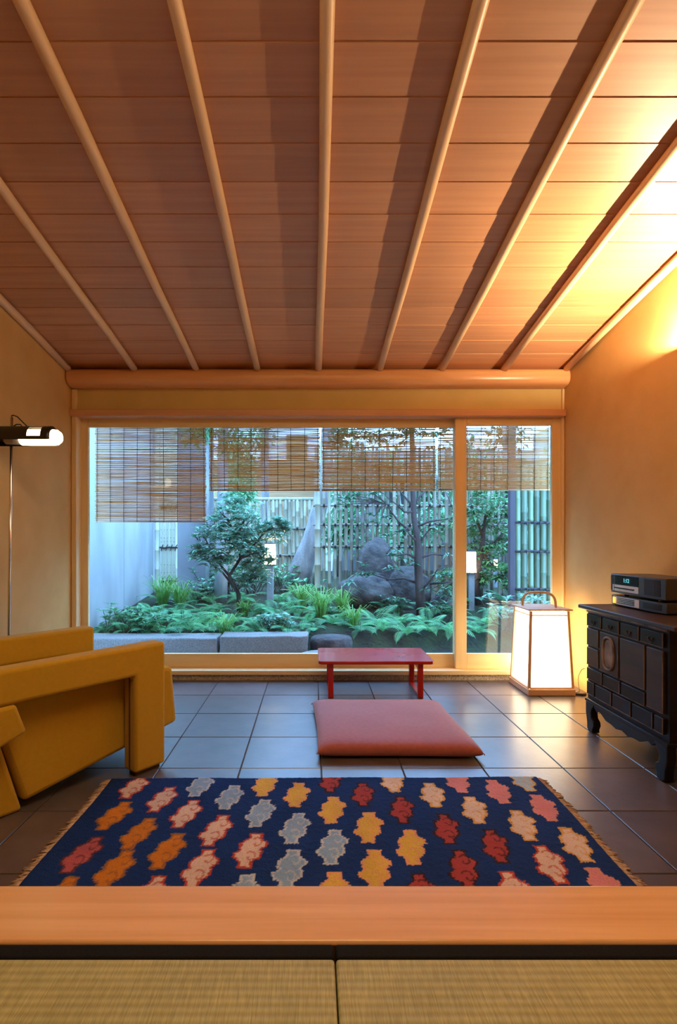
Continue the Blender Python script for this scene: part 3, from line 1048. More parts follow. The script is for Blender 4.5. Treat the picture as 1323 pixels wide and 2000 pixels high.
def drawer(y0, y1, z0, z1, m='ebony', pull=True, name='drawer'):
    """raised front with a bevelled frame and a worn lower edge"""
    g = 0.004
    d = MB().box(FX - 0.006, FX + 0.010, y0 + g, y1 - g, z0 + g, z1 - g).build(name, M[m], cab, bevel=0.004)
    e = MB().box(FX - 0.0075, FX - 0.004, y0 + g + 0.001, y0 + g + 0.003, z0 + g, z1 - g).box(FX - 0.0075, FX - 0.004, y0 + g, y1 - g, z0 + g, z0 + g + 0.0022)
    e.build('worn_edge', M['worn'], d)
    if pull:
        ring_pull((y0 + y1) / 2, (z0 + z1) / 2, d)
    return d


r1 = [CY0 + 0.012, 2.20, 2.36, 2.51, 2.67, 2.815]
for a, b in zip([2.195, 2.36, 2.512, 2.668], [2.358, 2.51, 2.666, 2.816]):
    drawer(a, b, 0.575, 0.648)
drawer(2.695, 2.816, 0.470, 0.571, 'ebony_brown', False)
drawer(2.695, 2.816, 0.362, 0.466, 'ebony_brown', False)
d1 = drawer(2.518, 2.690, 0.358, 0.571, 'ebony_brown', False, 'door')
# carved oval on the first door
ov = []
for k in range(28):
    a = 2 * PI * k / 28
    ov.append((2.603 + 0.046 * math.copysign(abs(math.cos(a)) ** 0.7, math.cos(a)), 0.466 + 0.082 * math.copysign(abs(math.sin(a)) ** 0.8, math.sin(a))))
MB().tube([(FX - 0.008, p[0], p[1]) for p in ov] + [(FX - 0.008, ov[0][0], ov[0][1])], 0.007, 8, cap=False).build('carved_ring', M['worn'], d1, smooth=True)
MB().prism([(2.603 + (p[0] - 2.603) * 0.8, 0.466 + (p[1] - 0.466) * 0.86) for p in ov], FX - 0.0075, FX - 0.004, lambda u, v, t: (t, u, v)).build('oval_panel', M['worn'], d1)
drawer(2.318, 2.514, 0.358, 0.571, 'ebony_brown', False, 'door')
drawer(2.195, 2.314, 0.290, 0.571, 'ebony_brown', False, 'door')
ra = [2.316, 2.347, 2.505, 2.660, 2.816]
for a, b in zip([2.318, 2.507, 2.662], [2.505, 2.660, 2.816]):
    drawer(a, b, 0.283, 0.354, 'ebony', False)
for a, b in zip([2.195, 2.265, 2.420, 2.579, 2.736], [2.263, 2.418, 2.577, 2.734, 2.816]):
    drawer(a, b, 0.200, 0.279, 'ebony', False)

# ---------------------------------------------------------------- stereo units on the cabinet


def stereo(name, label, z0, z1, fx, depth, upper):
    s = thing(name, label, 'stereo', (1.76, 2.64, z0))
    ya, yb = 2.425, 2.855
    # plan outline: shallow bowed front facing the room, narrower back
    plan = [(fx + 0.018, ya), (fx + 0.004, ya + 0.06), (fx, (ya + yb) / 2), (fx - 0.006, yb - 0.05), (fx + 0.006, yb), (fx + depth, yb - 0.045), (fx + depth, ya + 0.045)]
    MB().prism(plan, z0, z1, lambda u, v, t: (u, v, t)).build('body', M['charcoal'], s, bevel=0.004)

    def fr(y0, y1, za, zb_, m, nm, pr=0.002):
        """panel lying on the bowed front"""
        def xf(y):
            pl = sorted(((p[1], p[0]) for p in plan[:5]))
            for (a, xa), (b, xb) in zip(pl, pl[1:]):
                if a <= y <= b:
                    return xa + (xb - xa) * (y - a) / (b - a)
            return fx
        k = 6
        v, f = [], []
        for i in range(k + 1):
            y = y0 + (y1 - y0) * i / k
            x = xf(y)
            v += [(x - pr, y, za), (x - pr, y, zb_), (x + 0.004, y, za), (x + 0.004, y, zb_)]
        for i in range(k):
            a = 4 * i
            f += [(a, a + 1, a + 5, a + 4), (a + 1, a + 3, a + 7, a + 5), (a + 2, a, a + 4, a + 6)]
        f += [(0, 2, 3, 1), (4 * k, 4 * k + 1, 4 * k + 3, 4 * k + 2)]
        return MB().add(v, f).build(nm, M[m], s), xf

    if upper:
        h = z1 - z0
        disp, xf = fr(2.606, 2.822, z0 + h * 0.46, z1 - 0.006, 'black', 'display')
        strip, _ = fr(2.606, 2.822, z0 + h * 0.14, z0 + h * 0.46, 'silver', 'disc_bay')
        MB().box(xf(2.7) - 0.006, xf(2.7) + 0.002, 2.635, 2.800, z0 + h * 0.27, z0 + h * 0.33).build('slot', M['black'], strip)
        fr(2.455, 2.560, z0 + h * 0.14, z1 - 0.010, 'grille', 'speaker_grille')
        fr(2.835, 2.850, z0 + h * 0.14, z1 - 0.010, 'grille', 'speaker_grille')
        cu_ = bpy.data.curves.new('clock_digits', 'FONT')
        cu_.body = '1:12'
        cu_.size = 0.030
        cu_.extrude = 0.0004
        cu_.materials.append(M['cyan_led'])
        tmp = bpy.data.objects.new('clock_digits_curve', cu_)
        tme = bpy.data.meshes.new_from_object(tmp)
        bpy.data.objects.remove(tmp)
        tme.materials.clear()
        tme.materials.append(M['cyan_led'])
        to = bpy.data.objects.new('clock_digits', tme)
        COL.objects.link(to)
        to.parent = disp
        to.location = (xf(2.70) - 0.0045, 2.722, z0 + h * 0.62)
        to.rotation_euler = Euler((PI / 2, 0, -PI / 2))
    else:
        h = z1 - z0
        strip, xf = fr(2.606, 2.822, z0 + h * 0.12, z1 - 0.006, 'silver', 'disc_bay')
        sl = MB()
        for k in range(4):
            zz_ = z0 + h * (0.26 + 0.16 * k)
            sl.box(xf(2.7) - 0.005, xf(2.7) + 0.002, 2.640, 2.782, zz_, zz_ + 0.0035)
        sl.build('slots', M['black'], strip)
        le = MB()
        for k in range(5):
            for q in range(2):
                zz_ = z0 + h * (0.20 + 0.13 * k)
                le.box(xf(2.8) - 0.006, xf(2.8) + 0.002, 2.795 + q * 0.012, 2.803 + q * 0.012, zz_, zz_ + 0.0048)
        le.build('indicator_lights', M['amber_led'], strip)
        fr(2.455, 2.575, z0 + h * 0.25, z1 - h * 0.2, 'grille', 'side_panel')
    for yy_ in (ya + 0.07, yb - 0.09):
        for xx_ in (fx + 0.04, fx + depth - 0.04):
            MB().lathe([(0.012, -0.012 if upper else -0.004), (0.012, 0.002)], (xx_, yy_, z0), 12).build('foot', M['black'], s)
    return s


stereo('disc_changer', 'flat charcoal disc changer with amber lights, lower of the two stereo units', 0.6915, 0.745, 1.672, 0.195, False)
stereo('stereo', 'charcoal tabletop stereo with cyan clock stacked on the disc changer', 0.757, 0.862, 1.668, 0.21, True)

# ---------------------------------------------------------------- outside: ground, walls, eave


def gz(y):
    if y < 5.0:
        return -0.03
    if y < 5.12:
        return -0.03 + (y - 5.0) / 0.12 * 0.14
    return 0.11 + min(1.0, (y - 5.12) / 2.2) * 0.20


gv, gf = [], []
GXN, GYN = 60, 70
for j in range(GYN + 1):
    for i in range(GXN + 1):
        x = -2.6 + 7.6 * i / GXN
        y = 4.06 + (13.5 - 4.06) * (j / GYN) ** 1.6
        gv.append((x, y, gz(y) + (0.03 * noise.noise((x * 2.2, y * 2.2, 0)) if y > 5.05 else 0)))
for j in range(GYN):
    for i in range(GXN):
        a = j * (GXN + 1) + i
        gf.append((a, a + 1, a + GXN + 2, a + GXN + 1))
g = MB().add(gv, gf).build('ground', M['soil'], smooth=True)
struct(g, 'mossy soil of the courtyard garden bed', 'ground')
gp = MB().box(-2.3, 2.6, 4.06, 4.74, -0.05, -0.018).build('path', M['gravel'])
struct(gp, 'grey gravel strip between the doors and the kerb stones', 'path')

CWX = -2.285
cwl = structure('wall_courtyard', 'tall pale grey rendered courtyard wall beside the garden bed', 'wall')
for y0, y1 in ((4.0, 6.155), (6.165, 7.29)):
    MB().box(CWX - 0.12, CWX, y0, y1, -0.05, 3.4).build('render_panel', M['concrete'], cwl, bevel=0.004)
MB().box(CWX - 0.12, CWX - 0.006, 6.15, 6.17, -0.05, 3.4).build('joint', M['dark_render'], cwl)
dk = MB().box(ax(300, 7.9) - 0.3, ax(415, 7.9), 7.9, 8.0, 0, 3.2).build('wall_garden_end', M['dark_render'])
struct(dk, 'darker aged end wall behind the sleeve fence', 'wall')
rw = MB().box(4.9, 5.02, 3.95, 11.3, -0.05, 3.4).build('wall_sky_blocker', M['concrete'])  # added wall that shuts out low sky light from the side
struct(rw, 'plain grey wall added beyond the dark bamboo screen to block low sky light', 'wall')
ev = structure('roof', 'unseen wooden eave added over the garden doors to block sky light, carrying the reed blinds', 'roof')  # unseen eave added to keep sky light off the ceiling; blinds hang here
MB().hexa([(XL - 0.4, 3.93, 2.42), (XR + 0.4, 3.93, 2.42), (XR + 0.4, 4.62, 2.28), (XL - 0.4, 4.62, 2.28)],
          [(XL - 0.4, 3.93, 2.50), (XR + 0.4, 3.93, 2.50), (XR + 0.4, 4.62, 2.36), (XL - 0.4, 4.62, 2.36)]).build('eave_board', M['eave'], ev)
MB().box(XL - 0.4, XR + 0.4, 4.14, 4.19, 2.24, 2.37).build('fascia', M['eave'], ev)

# ---------------------------------------------------------------- reed blinds
BY = 4.12


def blind(px0, px1, pyb, label, seed):
    rnd = random.Random(seed)
    x0, x1, zb = ax(px0, BY), ax(px1, BY), az(pyb, BY)
    ztop_ = 2.20
    b = thing('reed_blind', label, 'blind', ((x0 + x1) / 2, BY, ztop_), 'reed blinds')
    mb = MB()
    z = zb + 0.006
    while z < ztop_:
        r = rnd.uniform(0.0024, 0.0035)
        k = 5
        e0, e1 = rnd.uniform(-0.008, 0.003), rnd.uniform(-0.003, 0.008)
        ph, am = rnd.uniform(0, 6), rnd.uniform(0.0003, 0.0014)
        mb.tube([(x0 + e0 + (x1 + e1 - x0 - e0) * i / k, BY + 0.001 * math.sin(i * 2 + ph), z + am * math.sin(i * 1.7 + ph)) for i in range(k + 1)], [r * rnd.uniform(0.75, 1.1) for i in range(k + 1)], 4)
        z += r * 2 + max(0.0, rnd.gauss(0.0003, 0.0008)) + (rnd.uniform(0.002, 0.004) if rnd.random() < 0.06 else 0)
    ro_ = mb.build('reeds', M['reed'], b)
    ro_['kind'] = 'stuff'
    nst = max(3, int(round((px1 - px0) / 25.0)))
    for i in range(nst):
        xs = x0 + 0.012 + (x1 - x0 - 0.024) * i / (nst - 1)
        dx = rnd.uniform(-0.008, 0.008)
        MB().tube([(xs + dx, BY - 0.0055, ztop_), (xs + dx * 0.4, BY - 0.0055, (ztop_ + zb) / 2), (xs, BY - 0.0055, zb - 0.004)], 0.0021, 5).build('string', M['thread'], b)
    MB().tube([(x0 - 0.004, BY, zb + 0.002), (x1 + 0.004, BY, zb + 0.002)], 0.007, 8).build('bottom_bar', M['reed_bar'], b, smooth=True)
    MB().tube([(x0, BY, ztop_ + 0.006), (x1, BY, ztop_ + 0.006)], 0.012, 8).build('top_bar', M['reed_bar'], b, smooth=True)
    for xs in (x0 + 0.12, x1 - 0.12):
        MB().tube([(xs, BY, ztop_ + 0.012), (xs, BY, 2.30), (xs, 4.15, 2.30)], 0.003, 6).build('hook', M['thread'], b)


blind(187, 402, 1019, 'long reed blind beside the grey wall, hanging lower than the others', 1)
blind(410, 624, 958, 'reed blind next to the long one, above the round shrub', 2)
blind(630, 851, 958, 'reed blind above the lattice fence and dark rock', 3)
blind(857, 1073, 957, 'reed blind seen through the narrow door', 4)

# ---------------------------------------------------------------- kerb stones


def kerb(x0, x1, y0, y1, z1, label, seed):
    rnd = random.Random(seed)
    bmm = bmesh.new()
    bmesh.ops.create_cube(bmm, size=1.0)
    bmesh.ops.subdivide_edges(bmm, edges=bmm.edges, cuts=9, use_grid_fill=True)
    for v in bmm.verts:
        sx, sy, sz = v.co
        p = Vector((x0 + (sx + .5) * (x1 - x0), y0 + (sy + .5) * (y1 - y0), -0.04 + (sz + .5) * (z1 + 0.04)))
        d = Vector((noise.noise(p * 9 + Vector((seed, 0, 0))), noise.noise(p * 9 + Vector((0, seed, 5))), noise.noise(p * 9 + Vector((3, 0, seed)))))
        p += d * 0.012
        v.co = p
    me = bpy.data.meshes.new('kerb_stone')
    bmm.to_mesh(me)
    bmm.free()
    me.materials.append(M['stone'])
    me.polygons.foreach_set('use_smooth', [True] * len(me.polygons))
    o = bpy.data.objects.new('kerb_stone', me)
    COL.objects.link(o)
    b = o.modifiers.new('bevel', 'BEVEL')
    b.width = 0.008
    b.angle_limit = 0.7
    return tag(o, label, 'stone', 'kerb stones')


kerb(-2.27, ax(424, 4.78), 4.76, 5.03, 0.135, 'long flat grey kerb stone nearest the grey wall', 1)
kerb(ax(429, 4.78), ax(601, 4.78), 4.77, 5.04, 0.150, 'taller grey kerb stone between the long one and the round stone', 2)


def rock(name, c, s, label, seed, m='rock', sub=4, amp=0.22, cat='rock', sq=2.0):
    bmm = bmesh.new()
    bmesh.ops.create_icosphere(bmm, subdivisions=sub, radius=1.0)
    for v in bmm.verts:
        p = v.co.copy()
        d = (abs(p.x) ** sq + abs(p.y) ** sq + abs(p.z) ** sq) ** (-1 / sq) + amp * noise.fractal(p * 1.3 + Vector((seed * 3.1, seed, 0)), 0.9, 2.0, 4) + amp * 0.4 * noise.noise(p * 5 + Vector((seed, 0, 0)))
        v.co = Vector((p.x * s[0] * d, p.y * s[1] * d, p.z * s[2] * d))
    me = bpy.data.meshes.new(name)
    bmm.to_mesh(me)
    bmm.free()
    me.materials.append(M[m])
    me.polygons.foreach_set('use_smooth', [True] * len(me.polygons))
    o = bpy.data.objects.new(name, me)
    COL.objects.link(o)
    o.location = c
    return tag(o, label, cat)


ss = MB()
prof = [(0.20, -0.05), (0.212, 0.06), (0.205, 0.10), (0.185, 0.118), (0.0, 0.122)]
rs_ = ss.lathe([(r * 0.98, z) for r, z in prof], (0, 0, 0), 28)
o = rs_.build('round_stone', M['rock'], smooth=True)
o.location = (ax(648, 4.86), 4.93, 0.0)
o.scale = (1, 0.75, 1.02)
tag(o, 'dark round flat-topped stone between kerb stone and ferns', 'stone')
rock('flat_stone', (ax(628, 4.6), 4.60, 0.012), (0.20, 0.10, 0.04), 'pale flat stepping stone on the gravel behind the red table', 31, 'stone', 3, 0.1, 'stone')
rock('standing_rock', (ax(735, 6.7), 6.75, 0.50), (0.245, 0.19, 0.56), 'tall dark rounded rock standing before the lattice fence', 5, amp=0.09, sq=2.8)
rock('boulder', (ax(715, 6.35), 6.35, 0.36), (0.34, 0.26, 0.27), 'broad mossy boulder in front of the tall standing rock', 9)
rock('boulder', (ax(795, 6.5), 6.45, 0.36), (0.30, 0.25, 0.36), 'dark boulder just behind the slender tree trunk', 14)
rock('garden_stone', (ax(868, 6.0), 6.1, 0.25), (0.16, 0.14, 0.17), 'small dark stone beside the edge of the wide pane', 21, sub=3)
rock('garden_stone', (ax(543, 5.7), 5.75, 0.19), (0.11, 0.09, 0.06), 'small dark stone among the ferns below the garden lamp', 23, sub=3)

# ---------------------------------------------------------------- bamboo fences


def culm(mb, x, y, z0, z1, r, rnd, lean=0.0, n=8):
    pts, rr = [], []
    z = z0
    pts.append((x, y, z))
    rr.append(r)
    z += rnd.uniform(0.05, 0.3)
    while z < z1 - 0.02:
        xx = x + lean * (z - z0)
        pts += [(xx, y, z - 0.008), (xx, y, z), (xx, y, z + 0.008)]
        rr += [r, r * 1.13, r * 0.98]
        z += rnd.uniform(0.24, 0.36)
    pts.append((x + lean * (z1 - z0), y, z1))
    rr.append(r)
    return mb.tube(pts, rr, n)


def rail(parent, x0, x1, y, z, r, xs, rnd, m='bamboo', yoff=0.0):
    MB().tube([(x0 + (x1 - x0) * k / 6, y, z + 0.006 * math.sin(k * 1.9)) for k in range(7)], r, 8).build('rail', M[m], parent, smooth=True)
    kn = MB()
    for x in xs:
        zz_ = z + rnd.uniform(-0.006, 0.006)
        kn.tube([(x - 0.014, y, zz_), (x + 0.014, y, zz_)], r * 1.45, 6)
        kn.tube([(x - 0.006, y - r * 1.2, zz_), (x + 0.004, y - r * 1.9, zz_ + 0.012), (x + 0.01, y - r * 1.5, zz_ - 0.03)], 0.005, 5)
    kn.build('rope_ties', M['rope'], parent)['kind'] = 'stuff'


rnd = random.Random(3)
FY = 7.0
fA = thing('bamboo_fence', 'open bamboo lattice fence with three rope-tied rails behind the standing rock', 'fence', (ax(750, FY), FY, 0.3))
x = ax(621, FY)
xsA = []
k = 0
while x < ax(990, FY):
    r = rnd.uniform(0.017, 0.026)
    if k == 0:
        r = 0.042
    culm(MB(), x, FY + (0.03 if k % 2 and k else -0.03) * (0 if k == 0 else 1), 0.2, 2.3 + rnd.uniform(-0.05, 0.1), r, rnd, rnd.uniform(-0.006, 0.006)).build('culm', M['bamboo_pale' if k < 4 else 'bamboo'], fA, smooth=True)
    xsA.append(x)
    x += rnd.uniform(0.060, 0.082) if k > 0 else 0.085
    k += 1
for py in (988, 1025, 1068):
    z = az(py, FY)
    rail(fA, ax(612, FY), ax(992, FY), FY, z, 0.015, xsA, rnd)

FB = 8.3
fB = thing('bamboo_fence', 'pale close-set bamboo fence behind the leaning trunk', 'fence', (ax(570, FB), FB, 0.3))
x = ax(418, FB)
xsB = []
while x < ax(622, FB):
    r = rnd.uniform(0.020, 0.030)
    culm(MB(), x, FB, 0.25, az(974, FB) + rnd.uniform(-0.02, 0.03), r, rnd).build('culm', M['bamboo_pale'], fB, smooth=True)
    xsB.append(x)
    x += 2 * r + rnd.choice([0.002, 0.004, 0.012, 0.03])
for py in (1033, 1085):
    rail(fB, ax(418, FB), ax(624, FB), FB - 0.045, az(py, FB), 0.014, xsB[::2], rnd, 'bamboo')
MB().tube([(ax(418, FB), FB, az(975, FB)), (ax(624, FB), FB, az(975, FB))], 0.03, 8).build('cap_rail', M['bamboo_pale'], fB, smooth=True)

FC = 5.35
fC = thing('bamboo_fence', 'dark green bamboo screen of thick culms beyond the narrow door', 'fence', (ax(1040, FC), FC, 0.1))
MB().box(ax(994, FC), ax(1006, FC), FC - 0.03, FC + 0.03, 0.0, 2.6).build('post', M['dark_post'], fC, bevel=0.006)
x = ax(1012, FC)
xsC = []
while x < 3.1:
    r = rnd.uniform(0.028, 0.036)
    culm(MB(), x, FC + rnd.uniform(-0.006, 0.006), 0.05, 1.86 + rnd.uniform(-0.03, 0.06), r, rnd, rnd.uniform(-0.004, 0.004), 12).build('culm', M['bamboo_green'], fC, smooth=True)
    xsC.append(x)
    x += 2 * r + 0.004
for py in (1021, 1077, 1150):
    rail(fC, ax(1005, FC), 3.1, FC - 0.042, az(py, FC), 0.010, xsC, rnd, 'dark_post')

SY = 7.3
sf = thing('sleeve_fence', 'narrow pale bamboo sleeve fence tied with black rope beside the grey wall', 'fence', (ax(325, SY), SY, 0.3))
culm(MB(), ax(308, SY), SY - 0.02, 0.2, 2.9, 0.034, rnd, 0, 14).build('post', M['bamboo_sleeve'], sf, smooth=True)
culm(MB(), ax(345, SY), SY - 0.02, 0.2, 2.9, 0.016, rnd, 0, 10).build('post', M['bamboo_sleeve'], sf, smooth=True)
x = ax(313.5, SY)
while x < ax(343.5, SY) - 0.01:
    MB().box(x + 0.0003, x + 0.0213, SY - 0.012 + rnd.uniform(-0.003, 0.003), SY + 0.012, 0.2, 2.88).build('slat', M['bamboo_sleeve'], sf, bevel=0.004)
    x += 0.0215
st = MB()
for py in (1035, 1051, 1058, 1103, 1118, 1127):
    for k in range(5):
        st.tube([(ax(315 + k * 6.2, SY), SY - 0.02, az(py + rnd.uniform(-1, 1), SY)), (ax(316.5 + k * 6.2, SY), SY - 0.02, az(py + rnd.uniform(-1, 1), SY))], 0.003, 4)
st.build('stitching', M['rope'], sf)['kind'] = 'stuff'
for py in (1069, 1134, 990):
    kk = MB()
    z = az(py, SY)
    kk.tube([(ax(313, SY), SY - 0.03, z), (ax(322, SY), SY - 0.035, z - 0.012), (ax(331, SY), SY - 0.035, z), (ax(348, SY), SY - 0.03, z - 0.005)], 0.012, 6)
    for px in (318, 327, 336, 345):
        kk.tube([(ax(px, SY), SY - 0.045, z), (ax(px + 3, SY), SY - 0.05, z + 0.04)], 0.006, 5)
        kk.tube([(ax(px, SY), SY - 0.045, z), (ax(px - 1, SY), SY - 0.05, z - 0.05)], 0.006, 5)
    kk.build('rope_tie', M['rope'], sf)

# ---------------------------------------------------------------- garden lamps


def garden_lamp(px, py0, py1, Y, wpx, label):
    x = ax(px, Y)
    z1, z0 = az(py0, Y), az(py1, Y)
    hw = wpx * Y / FPX / 2
    t = thing('garden_lamp', label, 'lamp', (x, Y, gz(Y)), 'garden lamps')
    MB().box(x - hw * 0.55, x + hw * 0.55, Y - hw * 0.55, Y + hw * 0.55, gz(Y) - 0.03, z0 - 0.012).build('post', M['bark_pale'], t, bevel=0.006)
    MB().box(x - hw * 0.9, x + hw * 0.9, Y - hw * 0.9, Y + hw * 0.9, z0 - 0.014, z0).build('collar', M['dark_post'], t)
    MB().lathe([(hw * 0.98, 0), (hw * 0.9, z1 - z0)], (x, Y, z0), 16).build('shade', M['garden_glow'], t, smooth=False)
    MB().lathe([(hw * 0.95, 0), (hw * 0.9, 0.012), (hw * 0.3, 0.02)], (x, Y, z1), 16).build('cap', M['dark_post'], t)
    kn = MB()
    for k in range(5):
        a0 = PI + 0.7 + k * 0.3
        kn.tube([(x + hw * 0.99 * math.cos(a0), Y + hw * 0.99 * math.sin(a0), z0 + 0.03), (x + hw * 1.0 * math.cos(a0 + 0.15), Y + hw * 1.0 * math.sin(a0 + 0.15), z0 + 0.05 + 0.02 * math.sin(k * 2)),
                 (x + hw * 0.99 * math.cos(a0 + 0.3), Y + hw * 0.99 * math.sin(a0 + 0.3), z0 + 0.03 + 0.02 * math.cos(k))], 0.004, 4)
    kn.build('painted_twigs', M['dark_post'], t)


garden_lamp(528, 1063, 1102, 6.4, 23, 'lit garden lamp on a post beside the round shrub')
garden_lamp(920, 1078, 1118, 6.2, 21, 'lit garden lamp beside the centre stile, larger of two in the narrow pane')
garden_lamp(968, 1093, 1110, 8.0, 15, 'small lit garden lamp deep among the leaves in the narrow pane')

# ---------------------------------------------------------------- plants


def leaf_into(mb, p, d, up, L, W, fold=0.25):
    """a pointed leaf of four triangles folded along its midrib"""
    d = d.normalized()
    s = d.cross(up)
    s = s.normalized() if s.length > 1e-4 else d.orthogonal().normalized()
    u = s.cross(d).normalized()
    b = p
    t = p + d * L - u * L * 0.12
    m_ = p + d * L * 0.5 + u * 0.02 * L
    l = p + d * L * 0.42 + s * W * 0.5 + u * W * fold
    r = p + d * L * 0.42 - s * W * 0.5 + u * W * fold
    mb.add([b, l, t, r, m_], [(0, 4, 1), (1, 4, 2), (0, 3, 4), (3, 2, 4)])


def cloud(mb, c, rad, n, L, W, rnd, upbias=0.5, shell=0.55):
    for _ in range(n):
        v = Vector((rnd.gauss(0, 1), rnd.gauss(0, 1), rnd.gauss(0, 1))).normalized() * (rnd.uniform(shell, 1.0))
        p = Vector((c[0] + v.x * rad[0], c[1] + v.y * rad[1], c[2] + v.z * rad[2]))
        d = v + Vector((rnd.uniform(-.8, .8), rnd.uniform(-.8, .8), rnd.uniform(-.6, .6)))
        leaf_into(mb, p, d, Vector((rnd.uniform(-.4, .4), rnd.uniform(-.6, .2), 1)), L * rnd.uniform(.7, 1.25), W * rnd.uniform(.75, 1.2))


def sprig(mb, wood, p, d, rnd, n=7, L=0.09, W=0.04, ln=0.16):
    """twig end with a whorl of leaves"""
    q = p + d.normalized() * ln
    wood.tube([p, q], [0.004, 0.002], 5)
    for k in range(n):
        a = 2 * PI * k / n + rnd.uniform(-.3, .3)
        dd = d.normalized() * 0.5 + Vector((math.cos(a), math.sin(a), rnd.uniform(-.25, .3)))
        leaf_into(mb, q - d.normalized() * ln * rnd.uniform(0, 0.6), dd, Vector((0, 0, 1)), L * rnd.uniform(.75, 1.2), W * rnd.uniform(.8, 1.15))


# round broad-leaved shrub beside the first garden lamp
rnd = random.Random(11)
SYH = 6.0
sh = thing('shrub', 'broad blue-green shrub on a thin crooked stem before the pale trunk', 'shrub', (ax(468, SYH), SYH, gz(SYH)))
stem, fol = MB(), MB()
root = Vector((ax(468, SYH), SYH, gz(SYH) - 0.02))
forks = []
mainp = [root, at(466, 1160, SYH), at(448, 1125, SYH), at(470, 1090, SYH), at(462, 1050, SYH)]
stem.tube(mainp, [0.030, 0.026, 0.022, 0.018, 0.012], 8)
for pts_ in ([(466, 1158), (435, 1118), (410, 1100), (395, 1075)], [(448, 1125), (420, 1090), (400, 1050)], [(470, 1090), (500, 1060), (520, 1035), (550, 1030)],
             [(462, 1050), (445, 1015), (430, 1000)], [(462, 1050), (480, 1010), (488, 995)], [(468, 1150), (490, 1130), (510, 1125)], [(470, 1090), (505, 1080), (515, 1095)]):
    q = [at(a, b, SYH + rnd.uniform(-.15, .15)) for a, b in pts_]
    stem.tube(q, [0.016 - 0.004 * i for i in range(len(q))], 6)
for px, py, rp, dY in ((395, 1060, 26, 0), (420, 1030, 32, -.1), (452, 1008, 34, 0), (480, 1025, 30, -.15), (440, 1065, 36, -.2), (475, 1060, 34, -.15), (412, 1090, 26, -.1),
                       (505, 1050, 28, .1), (535, 1028, 24, .1), (550, 1040, 16, .1), (500, 1085, 26, 0), (390, 1085, 16, 0), (455, 985, 22, .2), (478, 1140, 14, 0), (505, 1130, 18, .05), (520, 1100, 14, .1),
                       (440, 1100, 22, -.05), (490, 1112, 18, .05)):
    c = at(px, py, SYH + dY)
    r = rp * SYH / FPX
    for _ in range(int(8 + rp * 0.85)):
        v = Vector((rnd.gauss(0, 1), rnd.gauss(0, 1), rnd.gauss(0, .8))).normalized() * rnd.uniform(.35, 1.0) * r
        sprig(fol, stem, c + v * 0.75, v + Vector((0, -.02, 0.05)), rnd, 7, 0.098, 0.042, 0.06)
stem.build('stem', M['bark_dark'], sh, smooth=True)
fol.build('foliage', M['leaf_gloss'], sh)['kind'] = 'stuff'


def trunk_tree(name, label, pts_, rads, Y, m, dz=None):
    t = thing(name, label, 'tree', (ax(pts_[0][0], Y), Y, gz(Y)))
    q = [at(a, b, Y) for a, b in pts_]
    q[0].z = gz(Y) - 0.05
    MB().tube(q, rads, 14).build('trunk', M[m], t, smooth=True)
    return t


t1 = trunk_tree('tree', 'straight pale grey trunk rising behind the round shrub', [(431, 1165), (433, 1100), (436, 1000), (435, 900), (438, 780)], [0.088, 0.080, 0.072, 0.068, 0.062], 6.7, 'bark_pale')
t2 = trunk_tree('tree', 'thin pale trunk beside the lower blind edge', [(405, 1140), (405, 1050), (405, 900), (404, 780)], [0.03, 0.028, 0.027, 0.025], 6.9, 'bark_pale')
t3 = trunk_tree('tree', 'thick leaning grey trunk slanting up behind the fence corner post', [(574, 1152), (592, 1100), (610, 1050), (626, 985), (637, 900), (645, 780)], [0.20, 0.165, 0.135, 0.115, 0.105, 0.10], 7.6, 'bark')
t4 = trunk_tree('tree', 'brown straight trunk behind the blind above the garden lamp', [(518, 1120), (518, 960), (518, 780)], [0.075, 0.07, 0.065], 8.9, 'bark')
for tt, cl_, dens in ((t1, [(430, 800, 60), (455, 870, 40), (470, 970, 32)], 220), (t2, [(400, 830, 30), (380, 845, 34)], 140), (t3, [(640, 770, 60), (600, 790, 50)], 160), (t4, [(470, 890, 40), (500, 850, 42), (470, 925, 28)], 200)):
    mb = MB()
    Yt = tt.location.y
    for px, py, rp in cl_:
        c = at(px, py, Yt)
        r = rp * Yt / FPX
        cloud(mb, c, (r, r * 0.8, r * 0.7), dens, 0.13, 0.05, rnd, shell=0.2)
    mb.build('foliage', M['leaf'], tt)['kind'] = 'stuff'

# slender tree in front of the rocks
TY = 5.9
tr = thing('tree', 'slender dark forked tree with sparse drooping leaves before the rocks', 'tree', (ax(823, TY), TY, gz(TY)))
wood, fol = MB(), MB()
q = [at(a, b, TY) for a, b in ((824, 1200), (820, 1150), (817, 1100), (818, 1068), (814, 1046), (809, 1010), (807, 960), (806, 880), (802, 780))]
q[0].z = gz(TY) - 0.04
wood.tube(q, [0.062, 0.052, 0.047, 0.045, 0.036, 0.033, 0.033, 0.030, 0.026], 12)
brs = [[(816, 1060), (803, 1046), (793, 1034)], [(818, 1060), (830, 1046), (838, 1036), (850, 1022)], [(808, 990), (795, 975), (782, 960), (770, 945)], [(808, 1000), (790, 1000), (775, 985), (760, 975)],
       [(812, 1030), (840, 1018), (868, 1015), (890, 1008)], [(808, 985), (820, 970), (836, 955), (850, 940)], [(815, 1090), (795, 1082), (775, 1085), (755, 1080)],
       [(820, 1090), (845, 1082), (870, 1085), (892, 1085)], [(822, 1155), (840, 1135), (855, 1112), (885, 1104)], [(818, 1140), (790, 1130), (760, 1132), (730, 1122), (712, 1124)],
       [(800, 1036), (780, 1020), (765, 1000), (755, 985)], [(840, 1140), (870, 1138), (892, 1134)]]
tips = []
